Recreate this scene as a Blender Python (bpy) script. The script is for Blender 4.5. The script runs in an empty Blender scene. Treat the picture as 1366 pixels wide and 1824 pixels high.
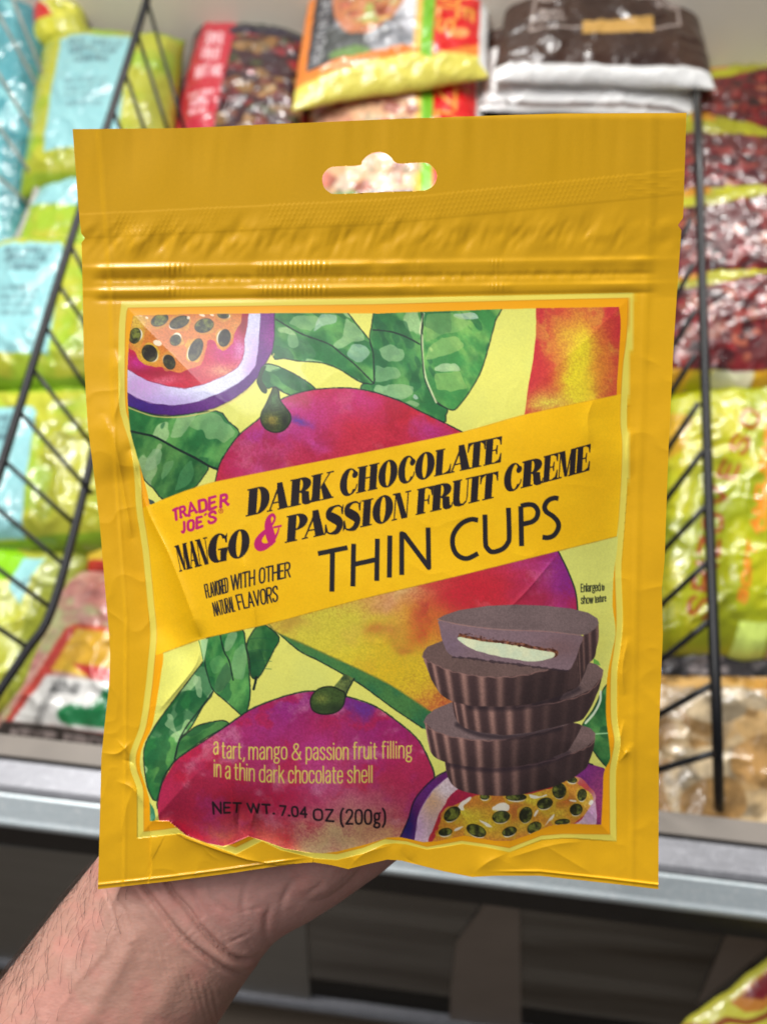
import bpy, math, random
import numpy as np
from mathutils import Vector

S = bpy.context.scene
# ------------------------------------------------------------------ camera, light, exposure
PITCH = math.radians(50)
CAM = np.array([0.0, 0.0, 1.5])
FPX = 1500.0
FW = np.array([0, math.cos(PITCH), -math.sin(PITCH)])
UP = np.array([0, math.sin(PITCH), math.cos(PITCH)])
RT = np.array([1.0, 0, 0])

cd = bpy.data.cameras.new('camera')
cam = bpy.data.objects.new('camera', cd)
S.collection.objects.link(cam)
cam.location = CAM
cam.rotation_euler = (math.pi / 2 - PITCH, 0, 0)
cd.sensor_fit = 'VERTICAL'
cd.sensor_height = 36
cd.lens = 36 * FPX / 1824
cd.clip_start = 0.02
cd.clip_end = 100
cd.dof.use_dof = True
cd.dof.focus_distance = 0.247
cd.dof.aperture_fstop = 10.5
S.camera = cam

w = bpy.data.worlds.new('World')
S.world = w
w.use_nodes = True
bg = w.node_tree.nodes['Background']
bg.inputs[0].default_value = (0.93, 0.97, 1.0, 1)
bg.inputs[1].default_value = 0.19


def area(name, loc, target, sx, sy, power, col):
    l = bpy.data.lights.new(name, 'AREA')
    l.shape = 'RECTANGLE'
    l.size, l.size_y = sx, sy
    l.energy = power
    l.color = col
    o = bpy.data.objects.new(name, l)
    S.collection.objects.link(o)
    o.location = loc
    o.rotation_euler = (Vector(target) - Vector(loc)).to_track_quat('-Z', 'Y').to_euler()
    return o


# shop ceiling: rows of strip lamps over the freezer and over the aisle
area('ceiling_strip', (-0.35, 1.0, 2.95), (0.0, 0.75, 0.9), 2.4, 0.06, 56, (1.0, 0.98, 0.94))
area('ceiling_strip', (0.7, 2.1, 2.95), (0.0, 0.8, 0.9), 2.6, 0.14, 80, (1.0, 0.98, 0.94))
area('aisle_strip', (-0.5, 0.12, 2.95), (0.0, 0.15, 1.25), 1.6, 0.4, 20, (0.98, 0.98, 1.0))

S.view_settings.view_transform = 'Standard'
S.view_settings.look = 'None'
S.view_settings.exposure = -0.05
S.view_settings.gamma = 1
S.view_settings.use_curve_mapping = False
S.cycles.max_bounces = 6
S.cycles.use_denoising = True


# ------------------------------------------------------------------ geometry helpers
def ray(px, py):
    px = np.asarray(px, float)[..., None]
    py = np.asarray(py, float)[..., None]
    return FW + (px - 683) / FPX * RT + (912 - py) / FPX * UP


def at_depth(px, py, d):
    return CAM + ray(px, py) * np.asarray(d, float)[..., None]


def hit(px, py, p0, n):
    r = ray(px, py)
    k = ((np.asarray(p0) - CAM) @ n) / (r @ n)
    return CAM + r * k[..., None]


def project(P):
    q = P - CAM
    d = q @ FW
    return 683 + FPX * (q @ RT) / d, 912 - FPX * (q @ UP) / d


def link(o, parent=None):
    S.collection.objects.link(o)
    if parent is not None:
        o.parent = parent
    return o


def tag(o, label=None, cat=None, group=None, kind=None):
    if label: o['label'] = label
    if cat: o['category'] = cat
    if group: o['group'] = group
    if kind: o['kind'] = kind
    return o


def thing(name, loc, label, cat, group=None):
    o = bpy.data.objects.new(name, None)
    o.empty_display_size = 0.02
    o.location = tuple(float(v) for v in loc)
    S.collection.objects.link(o)
    bpy.context.view_layer.update()
    return tag(o, label, cat, group)


def mesh(name, V, F, mat, parent=None, smooth=True, cols=None):
    """V world coordinates; linked as ONE object (child keeps world place)"""
    V = np.asarray(V, np.float32)
    off = np.array(parent.matrix_world.translation if parent is not None else (0, 0, 0), np.float32)
    me = bpy.data.meshes.new(name)
    if isinstance(F, np.ndarray):
        me.vertices.add(len(V))
        me.vertices.foreach_set('co', (V - off).ravel())
        n, k = F.shape
        me.loops.add(n * k)
        me.loops.foreach_set('vertex_index', F.astype(np.int32).ravel())
        me.polygons.add(n)
        me.polygons.foreach_set('loop_start', np.arange(0, n * k, k, dtype=np.int32))
        me.update(calc_edges=True)
    else:
        me.from_pydata((V - off).tolist(), [], F)
        me.update()
    if cols is not None:
        a = me.color_attributes.new('print', 'FLOAT_COLOR', 'POINT')
        c = np.ones((len(V), 4), np.float32)
        c[:, :3] = cols
        a.data.foreach_set('color', c.ravel())
    me.polygons.foreach_set('use_smooth', np.full(len(me.polygons), smooth))
    me.materials.append(mat)
    o = bpy.data.objects.new(name, me)
    return link(o, parent)


def grid_faces(h, w, keep=None):
    i = np.arange(h * w).reshape(h, w)
    f = np.stack([i[:-1, :-1], i[1:, :-1], i[1:, 1:], i[:-1, 1:]], -1).reshape(-1, 4)
    if keep is not None:
        f = f[keep.reshape(-1)]
    return f


def tube(path, r, n=8, closed_ends=True):
    P = np.asarray(path, float)
    V, F = [], []
    T = np.gradient(P, axis=0)
    T /= np.linalg.norm(T, axis=1)[:, None]
    ref = np.array([0.31, 0.2, 0.93])
    for k in range(len(P)):
        a = np.cross(T[k], ref); a /= np.linalg.norm(a)
        b = np.cross(T[k], a)
        rr = r[k] if hasattr(r, '__len__') else r
        for j in range(n):
            t = 2 * math.pi * j / n
            V.append(P[k] + rr * (a * math.cos(t) + b * math.sin(t)))
    for k in range(len(P) - 1):
        for j in range(n):
            F.append((k * n + j, k * n + (j + 1) % n, (k + 1) * n + (j + 1) % n, (k + 1) * n + j))
    if closed_ends:
        F.append(tuple(range(n))[::-1])
        F.append(tuple((len(P) - 1) * n + j for j in range(n)))
    return V, F


class MB:
    def __init__(s): s.V, s.F = [], []
    def add(s, vf):
        o = len(s.V)
        s.V += [tuple(v) for v in vf[0]]
        s.F += [tuple(i + o for i in f) for f in vf[1]]
        return s


# ------------------------------------------------------------------ noise
_tab = np.random.RandomState(7).rand(16, 256, 256)


def vnoise(x, y, seed=0):
    t = _tab[seed % 16]
    x = x + seed * 17.3; y = y + seed * 9.7
    xi = np.floor(x).astype(int); yi = np.floor(y).astype(int)
    fx = x - xi; fy = y - yi
    fx = fx * fx * (3 - 2 * fx); fy = fy * fy * (3 - 2 * fy)
    x0, x1, y0, y1 = xi & 255, (xi + 1) & 255, yi & 255, (yi + 1) & 255
    return (t[y0, x0] * (1 - fx) + t[y0, x1] * fx) * (1 - fy) + (t[y1, x0] * (1 - fx) + t[y1, x1] * fx) * fy


def fbm(x, y, scale, octv=4, seed=0):
    s = 0; a = 1; n = 0
    x = x / scale; y = y / scale
    for k in range(octv):
        s = s + a * vnoise(x, y, seed + k * 3); n += a; a *= .55
        x = x * 2.03; y = y * 2.03
    return s / n


def sstep(a, b, x):
    t = np.clip((x - a) / (b - a), 0, 1)
    return t * t * (3 - 2 * t)


def lin(c):
    c = np.asarray(c, float)
    return np.where(c <= .04045, c / 12.92, ((c + .055) / 1.055) ** 2.4)


def C(r, g, b):
    return np.array([r, g, b], float) / 255


def spline(pts, n=8, closed=False):
    P = np.asarray(pts, float)
    if len(P) < 3: return P
    if closed:
        Q = np.vstack([P[-1], P, P[0], P[1]])
    else:
        Q = np.vstack([2 * P[0] - P[1], P, 2 * P[-1] - P[-2]])
    out = []
    for i in range(1, len(Q) - 2):
        p0, p1, p2, p3 = Q[i - 1:i + 3]
        for k in range(n):
            t = k / n
            out.append(.5 * (2 * p1 + (p2 - p0) * t + (2 * p0 - 5 * p1 + 4 * p2 - p3) * t * t + (3 * p1 - p0 - 3 * p2 + p3) * t ** 3))
    if not closed: out.append(P[-1])
    return np.array(out)


def dist_poly(X, Y, pts, closed=False):
    """distance to a polyline, side (+ on the left of travel in image axes) of the nearest piece"""
    P = np.asarray(pts, float)
    if closed: P = np.vstack([P, P[0]])
    best = np.full(X.shape, 1e9); side = np.zeros(X.shape)
    for (x0, y0), (x1, y1) in zip(P[:-1], P[1:]):
        dx, dy = x1 - x0, y1 - y0
        L = dx * dx + dy * dy + 1e-9
        t = np.clip(((X - x0) * dx + (Y - y0) * dy) / L, 0, 1)
        d = np.hypot(X - x0 - t * dx, Y - y0 - t * dy)
        m = d < best
        best = np.where(m, d, best)
        side = np.where(m, np.sign((X - x0) * dy - (Y - y0) * dx), side)
    return best, side


# ------------------------------------------------------------------ a small print painter: it lays ink colours on a sheet
class Sheet:
    def __init__(s, x0, y0, x1, y1, res, base):
        s.x0, s.y0, s.res = x0, y0, res
        s.w = int((x1 - x0) * res) + 1; s.h = int((y1 - y0) * res) + 1
        s.A = np.zeros((s.h, s.w, 3)) + base
        gx = x0 + np.arange(s.w) / res; gy = y0 + np.arange(s.h) / res
        s.X, s.Y = np.meshgrid(gx, gy)
        s.clip = None

    def box(s, pts, pad=2):
        P = np.asarray(pts, float)
        a = max(0, int((P[:, 0].min() - pad - s.x0) * s.res)); b = min(s.w, int((P[:, 0].max() + pad - s.x0) * s.res) + 2)
        c = max(0, int((P[:, 1].min() - pad - s.y0) * s.res)); d = min(s.h, int((P[:, 1].max() + pad - s.y0) * s.res) + 2)
        if a >= b or c >= d: return None
        return (slice(c, d), slice(a, b))

    def mask(s, pts, sub=3):
        sl = s.box(pts)
        if sl is None: return None, None
        X, Y = s.X[sl], s.Y[sl]
        P = np.asarray(pts, float)
        Q = np.roll(P, -1, 0)
        m = np.zeros(X.shape)
        offs = (np.arange(sub) + .5) / sub - .5
        for oy in offs:
            yy = Y[:, 0] + oy / s.res
            for ox in offs:
                xx = X[0] + ox / s.res
                ins = np.zeros(X.shape, bool)
                for (ax, ay), (bx, by) in zip(P, Q):
                    if ay == by: continue
                    r = np.nonzero((ay > yy) != (by > yy))[0]
                    if len(r):
                        xc = ax + (yy[r] - ay) * (bx - ax) / (by - ay)
                        ins[r] ^= xx[None, :] < xc[:, None]
                m += ins
        return sl, m / sub ** 2

    def blend(s, sl, m, col):
        if sl is None: return
        if s.clip is not None: m = m * s.clip[sl]
        c = col(s.X[sl], s.Y[sl]) if callable(col) else np.asarray(col)
        s.A[sl] = s.A[sl] * (1 - m[..., None]) + c * m[..., None]

    def fill(s, pts, col, smooth=False, a=1.0, rough=0):
        P = spline(pts, 6, True) if smooth else np.asarray(pts, float)
        if rough:      # a hand-painted edge
            Q = np.roll(P, -1, 0); R_ = []
            for p, q in zip(P, Q):
                n = max(1, int(np.hypot(*(q - p)) / 3.5))
                R_ += [p + (q - p) * f / n for f in range(n)]
            P = np.array(R_)
            for _ in range(3): P = .25 * np.roll(P, 1, 0) + .5 * P + .25 * np.roll(P, -1, 0)
            k = np.arange(len(P)) + float(P[0, 0])
            P = P + rough * 1.3 * (np.stack([fbm(k, k * 0 + 3, 3.2, 2, 2), fbm(k, k * 0 + 8, 3.2, 2, 5)], -1) - .5)
        sl, m = s.mask(P)
        if sl is None: return P
        s.blend(sl, m * a, col)
        return P

    def ell(s, cx, cy, rx, ry, ang, col, a=1.0):
        t = np.linspace(0, 2 * math.pi, 28, endpoint=False)
        c, q = math.cos(math.radians(ang)), math.sin(math.radians(ang))
        x, y = rx * np.cos(t), ry * np.sin(t)
        return s.fill(np.stack([cx + x * c - y * q, cy + x * q + y * c], -1), col, a=a)

    def line(s, pts, wd, col, smooth=False, closed=False, a=1.0, soft=.5, wob=0, butt=False):
        P = spline(pts, 6, closed) if smooth else np.asarray(pts, float)
        sl = s.box(P, wd + 2 * soft + 2)
        if sl is None: return
        d, _ = dist_poly(s.X[sl], s.Y[sl], P, closed)
        if wob: d = d + wob * (fbm(s.X[sl], s.Y[sl], 5, 2, 4) - .5) * 2
        m = a * np.clip((wd / 2 - d) / (2 * soft) + .5, 0, 1)
        if butt:
            for p, q in ((P[0], P[1]), (P[-1], P[-2])):
                t = (q - p) / np.hypot(*(q - p))
                ox, oy = s.X[sl] - p[0], s.Y[sl] - p[1]
                m = np.where(np.hypot(ox, oy) < wd, m * np.clip(ox * t[0] + oy * t[1] + .5, 0, 1), m)
        s.blend(sl, m, col)

    def sample(s, px, py):
        u = np.clip((px - s.x0) * s.res, 0, s.w - 1.001); v = np.clip((py - s.y0) * s.res, 0, s.h - 1.001)
        i = u.astype(int); j = v.astype(int)
        fu = (u - i)[..., None]; fv = (v - j)[..., None]
        A = s.A
        return (A[j, i] * (1 - fu) + A[j, i + 1] * fu) * (1 - fv) + (A[j + 1, i] * (1 - fu) + A[j + 1, i + 1] * fu) * fv


def wash(c1, c2, scale=40, seed=1, c3=None, gran=.05):
    """watercolour: two or three inks run together with paper grain"""
    def f(X, Y):
        wx = 14 * (fbm(X, Y, 30, 3, seed + 5) - .5); wy = 14 * (fbm(X, Y, 30, 3, seed + 8) - .5)
        t = sstep(.3, .7, fbm(X + wx, Y + wy, scale, 4, seed))[..., None]
        c = c1 * (1 - t) + c2 * t
        if c3 is not None:
            t3 = sstep(.52, .72, fbm(X + wy, Y - wx, scale * .8, 4, seed + 2))[..., None]
            c = c * (1 - t3) + c3 * t3
        return np.clip(c * (1 + gran * 2 * (fbm(X, Y, 2.2, 2, seed + 1) - .5)[..., None]), 0, 1)
    return f


def blobs(base, L, warp=50, seed=3, gran=.09, mott=()):
    def f(X, Y):
        wx = warp * (fbm(X, Y, 55, 5, seed) - .5); wy = warp * (fbm(X, Y, 55, 5, seed + 4) - .5)
        g = fbm(X, Y, 2.2, 2, seed + 1) - .5
        c = np.zeros(X.shape + (3,)) + base
        for (x, y, rx, ry, col, a) in L:
            d = ((X + wx - x) / rx) ** 2 + ((Y + wy - y) / ry) ** 2
            m = a * np.exp(-d)
            m = np.clip(m * (1 + .6 * g) + .35 * m * (fbm(X, Y, 16, 3, seed + 6) - .5), 0, 1)[..., None]
            c = c * (1 - m) + col * m
        for k, (col, lo, hi, sc, am) in enumerate(mott):
            f_ = fbm(X + wx * .4, Y + wy * .4, sc, 5, seed + 2 + 3 * k)
            m = am * np.clip(sstep(lo, hi, f_) * (1 + .5 * g + .5 * (fbm(X, Y, 7, 2, seed + k) - .5)), 0, 1)[..., None]
            m = m * (1 - .85 * sstep(.32, .52, c[..., 1:2]))
            c = c * (1 - m) + col * m
        return np.clip(c * (1 + gran * 2 * g[..., None]), 0, 1)
    return f
STEP, HV, HS, NH = 1.2, .0008, 10, 900
# ------------------------------------------------------------------ lettering
def R(x0, x1, y0, y1): return [(x0, y0), (x1, y0), (x1, y1), (x0, y1)]
def EL(cx, cy, rx, ry, a0=0, a1=360, n=28):
    t = np.radians(np.linspace(a0, a1, n, endpoint=(a1 - a0) < 360))
    return list(zip(cx + rx * np.cos(t), cy + ry * np.sin(t)))
def brush(pts, rad):
    """outline of a stroke whose width changes"""
    P = spline(pts, 8); r = spline([(v, 0) for v in rad], 8)[:, 0]
    T = np.gradient(P, axis=0); T /= np.linalg.norm(T, axis=1)[:, None] + 1e-9
    N = np.stack([-T[:, 1], T[:, 0]], -1) * r[:, None]
    return [tuple(p) for p in np.vstack([P + N, (P - N)[::-1]])]

def brushq(pts, rad):
    """the same stroke as overlapping pieces, safe where it crosses itself"""
    P = spline(pts, 5); r = spline([(v, 0) for v in rad], 5)[:, 0]; out = []
    for k in range(len(P) - 1):
        t = P[k + 1] - P[k]; t = t / (np.hypot(*t) + 1e-9); n = np.array([-t[1], t[0]])
        out.append(('+', [tuple(P[k] + n * r[k] - t * r[k] * .3), tuple(P[k + 1] + n * r[k + 1] + t * r[k + 1] * .3), tuple(P[k + 1] - n * r[k + 1] + t * r[k + 1] * .3), tuple(P[k] - n * r[k] - t * r[k] * .3)]))
    return out

h = .05
def srf(x0, x1, top): return R(x0, x1, 1 - h, 1) if top else R(x0, x1, 0, h)
FAT = {  # + adds ink, - removes it; unit box, y up
 'A': [('+', [(.4, 1), (.66, 1), (1, .02), (.6, .02), (.45, .62), (.16, .02), (.09, .02), (.42, .78)]), ('+', R(.25, .62, .26, .31)), ('+', srf(0, .27, 0)), ('+', srf(.52, 1.04, 0))],
 'D': [('+', R(.08, .45, 0, 1)), ('+', srf(0, .5, 1)), ('+', srf(0, .5, 0)), ('+', [(.3, 0), (.5, 0)] + EL(.5, .5, .5, .5, -90, 90, 16) + [(.3, 1)]), ('-', [(.45, .05)] + EL(.47, .5, .15, .45, -90, 90, 14) + [(.45, .95)])],
 'R': [('+', R(.08, .45, 0, 1)), ('+', srf(0, .54, 0)), ('+', srf(0, .5, 1)), ('+', [(.3, .46), (.5, .46)] + EL(.52, .73, .42, .27, -90, 90, 16) + [(.3, 1)]), ('-', [(.45, .52)] + EL(.46, .73, .12, .21, -90, 90, 12) + [(.45, .94)]), ('+', [(.46, .52), (.6, .5), (.86, .44), (.9, .2), (.92, .1), (.98, .08), (1.0, .2), (1.04, .2), (1.03, .04), (.92, -.03), (.74, -.03), (.6, .04), (.56, .2), (.54, .42), (.46, .46)])],
 'K': [('+', R(.07, .43, 0, 1)), ('+', srf(0, .5, 1)), ('+', srf(0, .5, 0)), ('+', [(.43, .42), (.43, .5), (.82, 1), (.89, 1)]), ('+', srf(.68, 1.0, 1)), ('+', [(.44, .52), (.58, .66), (1, .02), (.6, .02)]), ('+', srf(.52, 1.06, 0))],
 'C': [('+', EL(.5, .5, .5, .53)), ('-', EL(.6, .5, .2, .46)), ('-', R(.66, 1.1, .2, .84)), ('+', EL(.83, .74, .16, .13)), ('+', [(.84, .86), (.97, .8), (.99, .72), (.9, .7)]), ('+', brush([(.55, -.005), (.78, .07), (.93, .22), (.97, .36)], [.035, .035, .03, .03]))],
 'H': [('+', R(.07, .4, 0, 1)), ('+', R(.6, .93, 0, 1)), ('+', R(.4, .6, .49, .54))] + [('+', srf(a, b, t)) for a, b in ((0, .46), (.54, 1)) for t in (0, 1)],
 'O': [('+', EL(.5, .5, .5, .53)), ('-', EL(.5, .5, .13, .47))],
 'L': [('+', R(.08, .5, 0, 1)), ('+', srf(0, .6, 1)), ('+', srf(0, 1, 0)), ('+', [(1, 0), (1.02, .36), (.97, .36), (.86, .12), (.6, .05), (.5, 0)])],
 'T': [('+', R(.3, .7, 0, 1)), ('+', srf(0, 1, 1)), ('+', srf(.18, .82, 0)), ('+', [(0, 1), (-.01, .64), (.05, .64), (.12, .86), (.3, .95)]), ('+', [(1, 1), (1.01, .64), (.95, .64), (.88, .86), (.7, .95)])],
 'E': [('+', R(.08, .48, 0, 1)), ('+', srf(0, .98, 1)), ('+', srf(0, 1, 0)), ('+', [(.98, 1), (.98, .68), (.92, .68), (.85, .88), (.65, .95)]), ('+', [(1, 0), (1, .36), (.94, .36), (.86, .13), (.62, .05)]), ('+', R(.46, .74, .49, .54)), ('+', [(.76, .34), (.76, .7), (.7, .7), (.66, .54), (.66, .49), (.7, .34)])],
 'F': [('+', R(.08, .5, 0, 1)), ('+', srf(0, .6, 0)), ('+', srf(0, 1, 1)), ('+', [(1, 1), (1, .64), (.94, .64), (.86, .86), (.65, .95)]), ('+', R(.46, .78, .47, .52)), ('+', [(.8, .32), (.8, .68), (.74, .68), (.7, .52), (.7, .47), (.74, .32)])],
 'M': [('+', R(.1, .15, 0, 1)), ('+', [(.02, 1), (.36, 1), (.56, .02), (.4, .02), (.13, .86)]), ('+', [(.46, .02), (.53, .02), (.76, 1), (.68, 1)]), ('+', R(.66, .95, 0, 1)), ('+', srf(0, .26, 0)), ('+', srf(.6, 1.02, 0)), ('+', srf(.0, .3, 1)), ('+', srf(.7, 1.02, 1))],
 'N': [('+', R(.12, .18, 0, 1)), ('+', [(.02, 1), (.4, 1), (.88, 0), (.56, 0), (.15, .88)]), ('+', R(.82, .88, 0, 1)), ('+', srf(0, .3, 0)), ('+', srf(.68, 1.02, 1)), ('+', srf(-.02, .34, 1))],
 'G': [('+', EL(.5, .5, .5, .53)), ('-', EL(.58, .5, .17, .46)), ('-', R(.62, 1.1, .42, .8)), ('+', R(.62, .93, -.02, .44)), ('+', R(.5, 1.04, .42, .47)), ('+', [(.93, 1), (.93, .64), (.87, .64), (.82, .8), (.7, .93), (.86, .9)])],
 'P': [('+', R(.08, .47, 0, 1)), ('+', srf(0, .56, 0)), ('+', srf(0, .5, 1)), ('+', [(.3, .4), (.5, .4)] + EL(.5, .7, .5, .3, -90, 90, 16) + [(.3, 1)]), ('-', [(.47, .46)] + EL(.48, .7, .14, .24, -90, 90, 12) + [(.47, .94)])],
 'I': [('+', R(.18, .82, 0, 1)), ('+', srf(0, 1, 1)), ('+', srf(0, 1, 0))],
 'U': [('+', [(.08, 1), (.44, 1), (.44, .24), (.5, .08), (.64, .05), (.8, .14), (.83, .3), (.83, 1), (.89, 1), (.89, .28), (.83, .08), (.68, -.02), (.45, -.03), (.2, .02), (.09, .14), (.08, .3)]), ('+', srf(0, .52, 1)), ('+', srf(.72, 1.0, 1))],
 'S': [('+', brush([(.88, .86), (.7, .98), (.45, .98), (.22, .86), (.22, .7), (.45, .56), (.7, .42), (.8, .25), (.68, .06), (.42, .0), (.2, .06), (.1, .2)], [.025, .03, .05, .13, .16, .17, .17, .16, .13, .05, .03, .03])), ('+', [(.93, 1.02), (.93, .64), (.87, .64), (.8, .84)]), ('+', [(.04, -.02), (.04, .38), (.1, .38), (.2, .12)])],
 '&': [*brushq([(.98, .52), (.9, .3), (.72, .1), (.5, .0), (.25, .02), (.1, .18), (.22, .38), (.5, .56), (.68, .72), (.74, .88), (.62, 1.0), (.48, .92), (.46, .74), (.55, .5), (.68, .24), (.8, .06)], [.03, .05, .08, .10, .14, .16, .11, .07, .05, .05, .05, .09, .14, .17, .17, .10]), ('+', R(.72, 1.08, .54, .61))],
}


def fat(sh, ch, x0, x1, base, cap, col, lean=3):
    """base: function x -> baseline y"""
    def mp(P):
        P = np.asarray(P, float)
        x = x0 - .4 + (x1 - x0 + .8) * P[:, 0] + lean * (P[:, 1] - .5)
        return np.stack([x, base(x) - cap * P[:, 1]], -1)
    whole = mp(R(-.15, 1.15, -.15, 1.15))
    sl = sh.box(whole)
    acc = np.zeros(sh.X[sl].shape)
    for op, poly in FAT[ch]:
        s2, m = sh.mask(mp(poly), 3)
        r0, c0 = s2[0].start - sl[0].start, s2[1].start - sl[1].start
        big = np.zeros((acc.shape[0] + 80, acc.shape[1] + 80))
        big[40 + r0:40 + r0 + m.shape[0], 40 + c0:40 + c0 + m.shape[1]] = m
        m = big[40:40 + acc.shape[0], 40:40 + acc.shape[1]]
        acc = np.maximum(acc, m) if op == '+' else acc * (1 - m)
    sh.blend(sl, acc, col)


# single line sans: strokes split by |, ~ = curved; cap height 1, x height .76
LINE = {
 'A': (.5, '0,0 .25,1 .5,0|.09,.3 .41,.3'), 'C': (.46, '~.46,.76 .4,.95 .24,1 .06,.92 0,.72 0,.28 .06,.08 .24,0 .4,.05 .46,.24'),
 'D': (.46, '.18,0 0,0 0,1 .18,1|~.18,1 .38,.95 .46,.74 .46,.26 .38,.05 .18,0'), 'E': (.38, '.38,1 0,1 0,0 .38,0|0,.52 .32,.52'),
 'F': (.36, '.36,1 0,1 0,0|0,.5 .3,.5'), 'H': (.46, '0,0 0,1|.46,0 .46,1|0,.5 .46,.5'), 'I': (.02, '0,0 0,1'), 'J': (.26, '~.26,1 .26,.3 .2,.05 .08,0 0,.08'),
 'L': (.34, '0,1 0,0 .34,0'), 'N': (.48, '0,0 0,1 .48,0 .48,1'), 'O': (.46, '~.23,1 .07,.93 0,.72 0,.28 .07,.07 .23,0 .39,.07 .46,.28 .46,.72 .39,.93 .23,1'),
 'P': (.42, '0,0 0,1 .2,1|~.2,1 .37,.95 .42,.76 .37,.56 .2,.5|.2,.5 0,.5'), 'R': (.44, '0,0 0,1 .2,1|~.2,1 .38,.95 .43,.76 .38,.56 .2,.5|.2,.5 0,.5|.22,.5 .44,0'),
 'S': (.42, '~.4,.8 .34,.96 .2,1 .05,.93 .02,.76 .1,.6 .3,.46 .42,.28 .37,.07 .2,0 .06,.05 0,.2'), 'T': (.46, '0,1 .46,1|.23,1 .23,0'),
 'U': (.46, '~0,1 0,.3 .06,.06 .23,0 .4,.06 .46,.3 .46,1'), 'V': (.48, '0,1 .24,0 .48,1'), 'W': (.74, '0,1 .18,0 .37,1 .56,0 .74,1'), 'Z': (.42, '.02,1 .42,1 0,0 .42,0'),
 'X': (.44, '0,0 .44,1|.44,0 0,1'), 'Y': (.46, '0,1 .23,.45 .46,1|.23,.45 .23,0'), 'G': (.46, '~.46,.78 .38,.96 .22,1 .06,.92 0,.7 0,.3 .06,.08 .24,0 .42,.06 .46,.2|.46,.2 .46,.44 .26,.44'),
 'B': (.42, '.2,1 0,1 0,0 .22,0|~.2,1 .38,.95 .4,.76 .34,.56 .2,.53|0,.53 .2,.53|~.2,.53 .4,.46 .43,.26 .38,.05 .22,0'), 'M': (.6, '0,0 0,1 .3,.2 .6,1 .6,0'), 'K': (.42, '0,0 0,1|.42,1 .02,.45|.14,.6 .44,0'),
 '0': (.42, '~.21,1 .06,.92 0,.68 0,.32 .06,.08 .21,0 .36,.08 .42,.32 .42,.68 .36,.92 .21,1'), '2': (.42, '~.02,.8 .08,.96 .22,1 .36,.94 .4,.74 .3,.46 0,0|0,0 .42,0'),
 '4': (.46, '.36,0 .36,1 0,.3 .46,.3'), '7': (.42, '0,1 .42,1 .12,0'), '.': (.06, '0,.03 .05,.03'), ',': (.1, '.08,.06 .08,-.02 0,-.16'), "'": (.06, '.06,1 0,.7'),
 '(': (.16, '~.16,1.08 .04,.85 0,.45 .04,.05 .16,-.2'), ')': (.16, '~0,1.08 .12,.85 .16,.45 .12,.05 0,-.2'),
 '&': (.56, '~.56,.02 .3,.45 .12,.76 .16,.95 .28,1 .38,.92 .36,.74 .1,.46 0,.24 .08,.05 .24,0 .42,.1 .54,.48'),
 'a': (.34, '~.02,.6 .08,.73 .2,.76 .3,.7 .32,.55 .32,0|~.32,.45 .16,.42 .03,.32 .01,.15 .1,0 .22,.04 .32,.18'),
 'c': (.34, '~.34,.56 .28,.72 .17,.76 .05,.7 0,.5 0,.24 .05,.06 .17,0 .28,.05 .34,.2'), 'd': (.36, '.36,0 .36,1.04|~.36,.6 .28,.74 .17,.76 .05,.7 0,.5 0,.24 .05,.06 .17,0 .28,.03 .36,.16'),
 'e': (.34, '0,.4 .34,.4|~.34,.4 .34,.58 .28,.73 .17,.76 .05,.7 0,.5 0,.24 .05,.06 .18,0 .28,.04 .34,.18'), 'f': (.24, '~.24,1.03 .12,1.02 .08,.86 .08,0|0,.74 .22,.74'),
 'g': (.36, '~.3,.7 .17,.76 .05,.7 .02,.54 .05,.36 .17,.3 .29,.36 .32,.54 .29,.7 .17,.76|.3,.72 .38,.78|~.08,.32 .03,.2 .12,.1 .28,.06 .35,-.06 .28,-.22 .12,-.24 0,-.16 .02,-.02 .12,.08'),
 'h': (.34, '0,0 0,1.04|~0,.55 .1,.73 .2,.76 .31,.7 .34,.5 .34,0'), 'i': (.02, '0,0 0,.76|0,.97 0,1.02'), 'k': (.34, '0,0 0,1.04|.32,.76 .02,.34|.12,.48 .34,0'), 'l': (.02, '0,0 0,1.04'),
 'm': (.6, '0,0 0,.76|~0,.55 .08,.72 .17,.76 .27,.7 .3,.5 .3,0|~.3,.55 .38,.72 .47,.76 .57,.7 .6,.5 .6,0'), 'n': (.34, '0,0 0,.76|~0,.55 .1,.73 .2,.76 .31,.7 .34,.5 .34,0'),
 'o': (.36, '~.18,.76 .05,.7 0,.5 0,.26 .05,.06 .18,0 .31,.06 .36,.26 .36,.5 .31,.7 .18,.76'), 'p': (.36, '0,.76 0,-.26|~0,.6 .08,.74 .2,.76 .32,.7 .36,.5 .36,.24 .31,.06 .19,0 .08,.03 0,.16'),
 'r': (.22, '0,0 0,.76|~0,.5 .08,.7 .22,.75'), 's': (.32, '~.31,.6 .26,.73 .15,.76 .04,.7 .02,.58 .08,.46 .24,.34 .32,.2 .27,.04 .15,0 .05,.04 0,.16'), 't': (.22, '~.08,.96 .08,.16 .12,.02 .22,.01|0,.74 .22,.74'),
 'u': (.34, '~0,.76 0,.26 .04,.06 .15,0 .25,.04 .34,.2|.34,.76 .34,0'), 'w': (.52, '0,.76 .13,0 .26,.74 .39,0 .52,.76'), 'y': (.34, '0,.76 .18,0|.34,.76 .1,-.26'), 'b': (.36, '0,0 0,1.04|~0,.6 .08,.73 .19,.76 .31,.7 .36,.5 .36,.24 .31,.05 .19,0 .08,.03 0,.16'), 'v': (.34, '0,.76 .17,0 .34,.76'), 'z': (.3, '0,.76 .3,.76 0,0 .3,0'),
 'x': (.32, '0,0 .32,.76|.32,0 0,.76'), ' ': (.2, ''),
}


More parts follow.
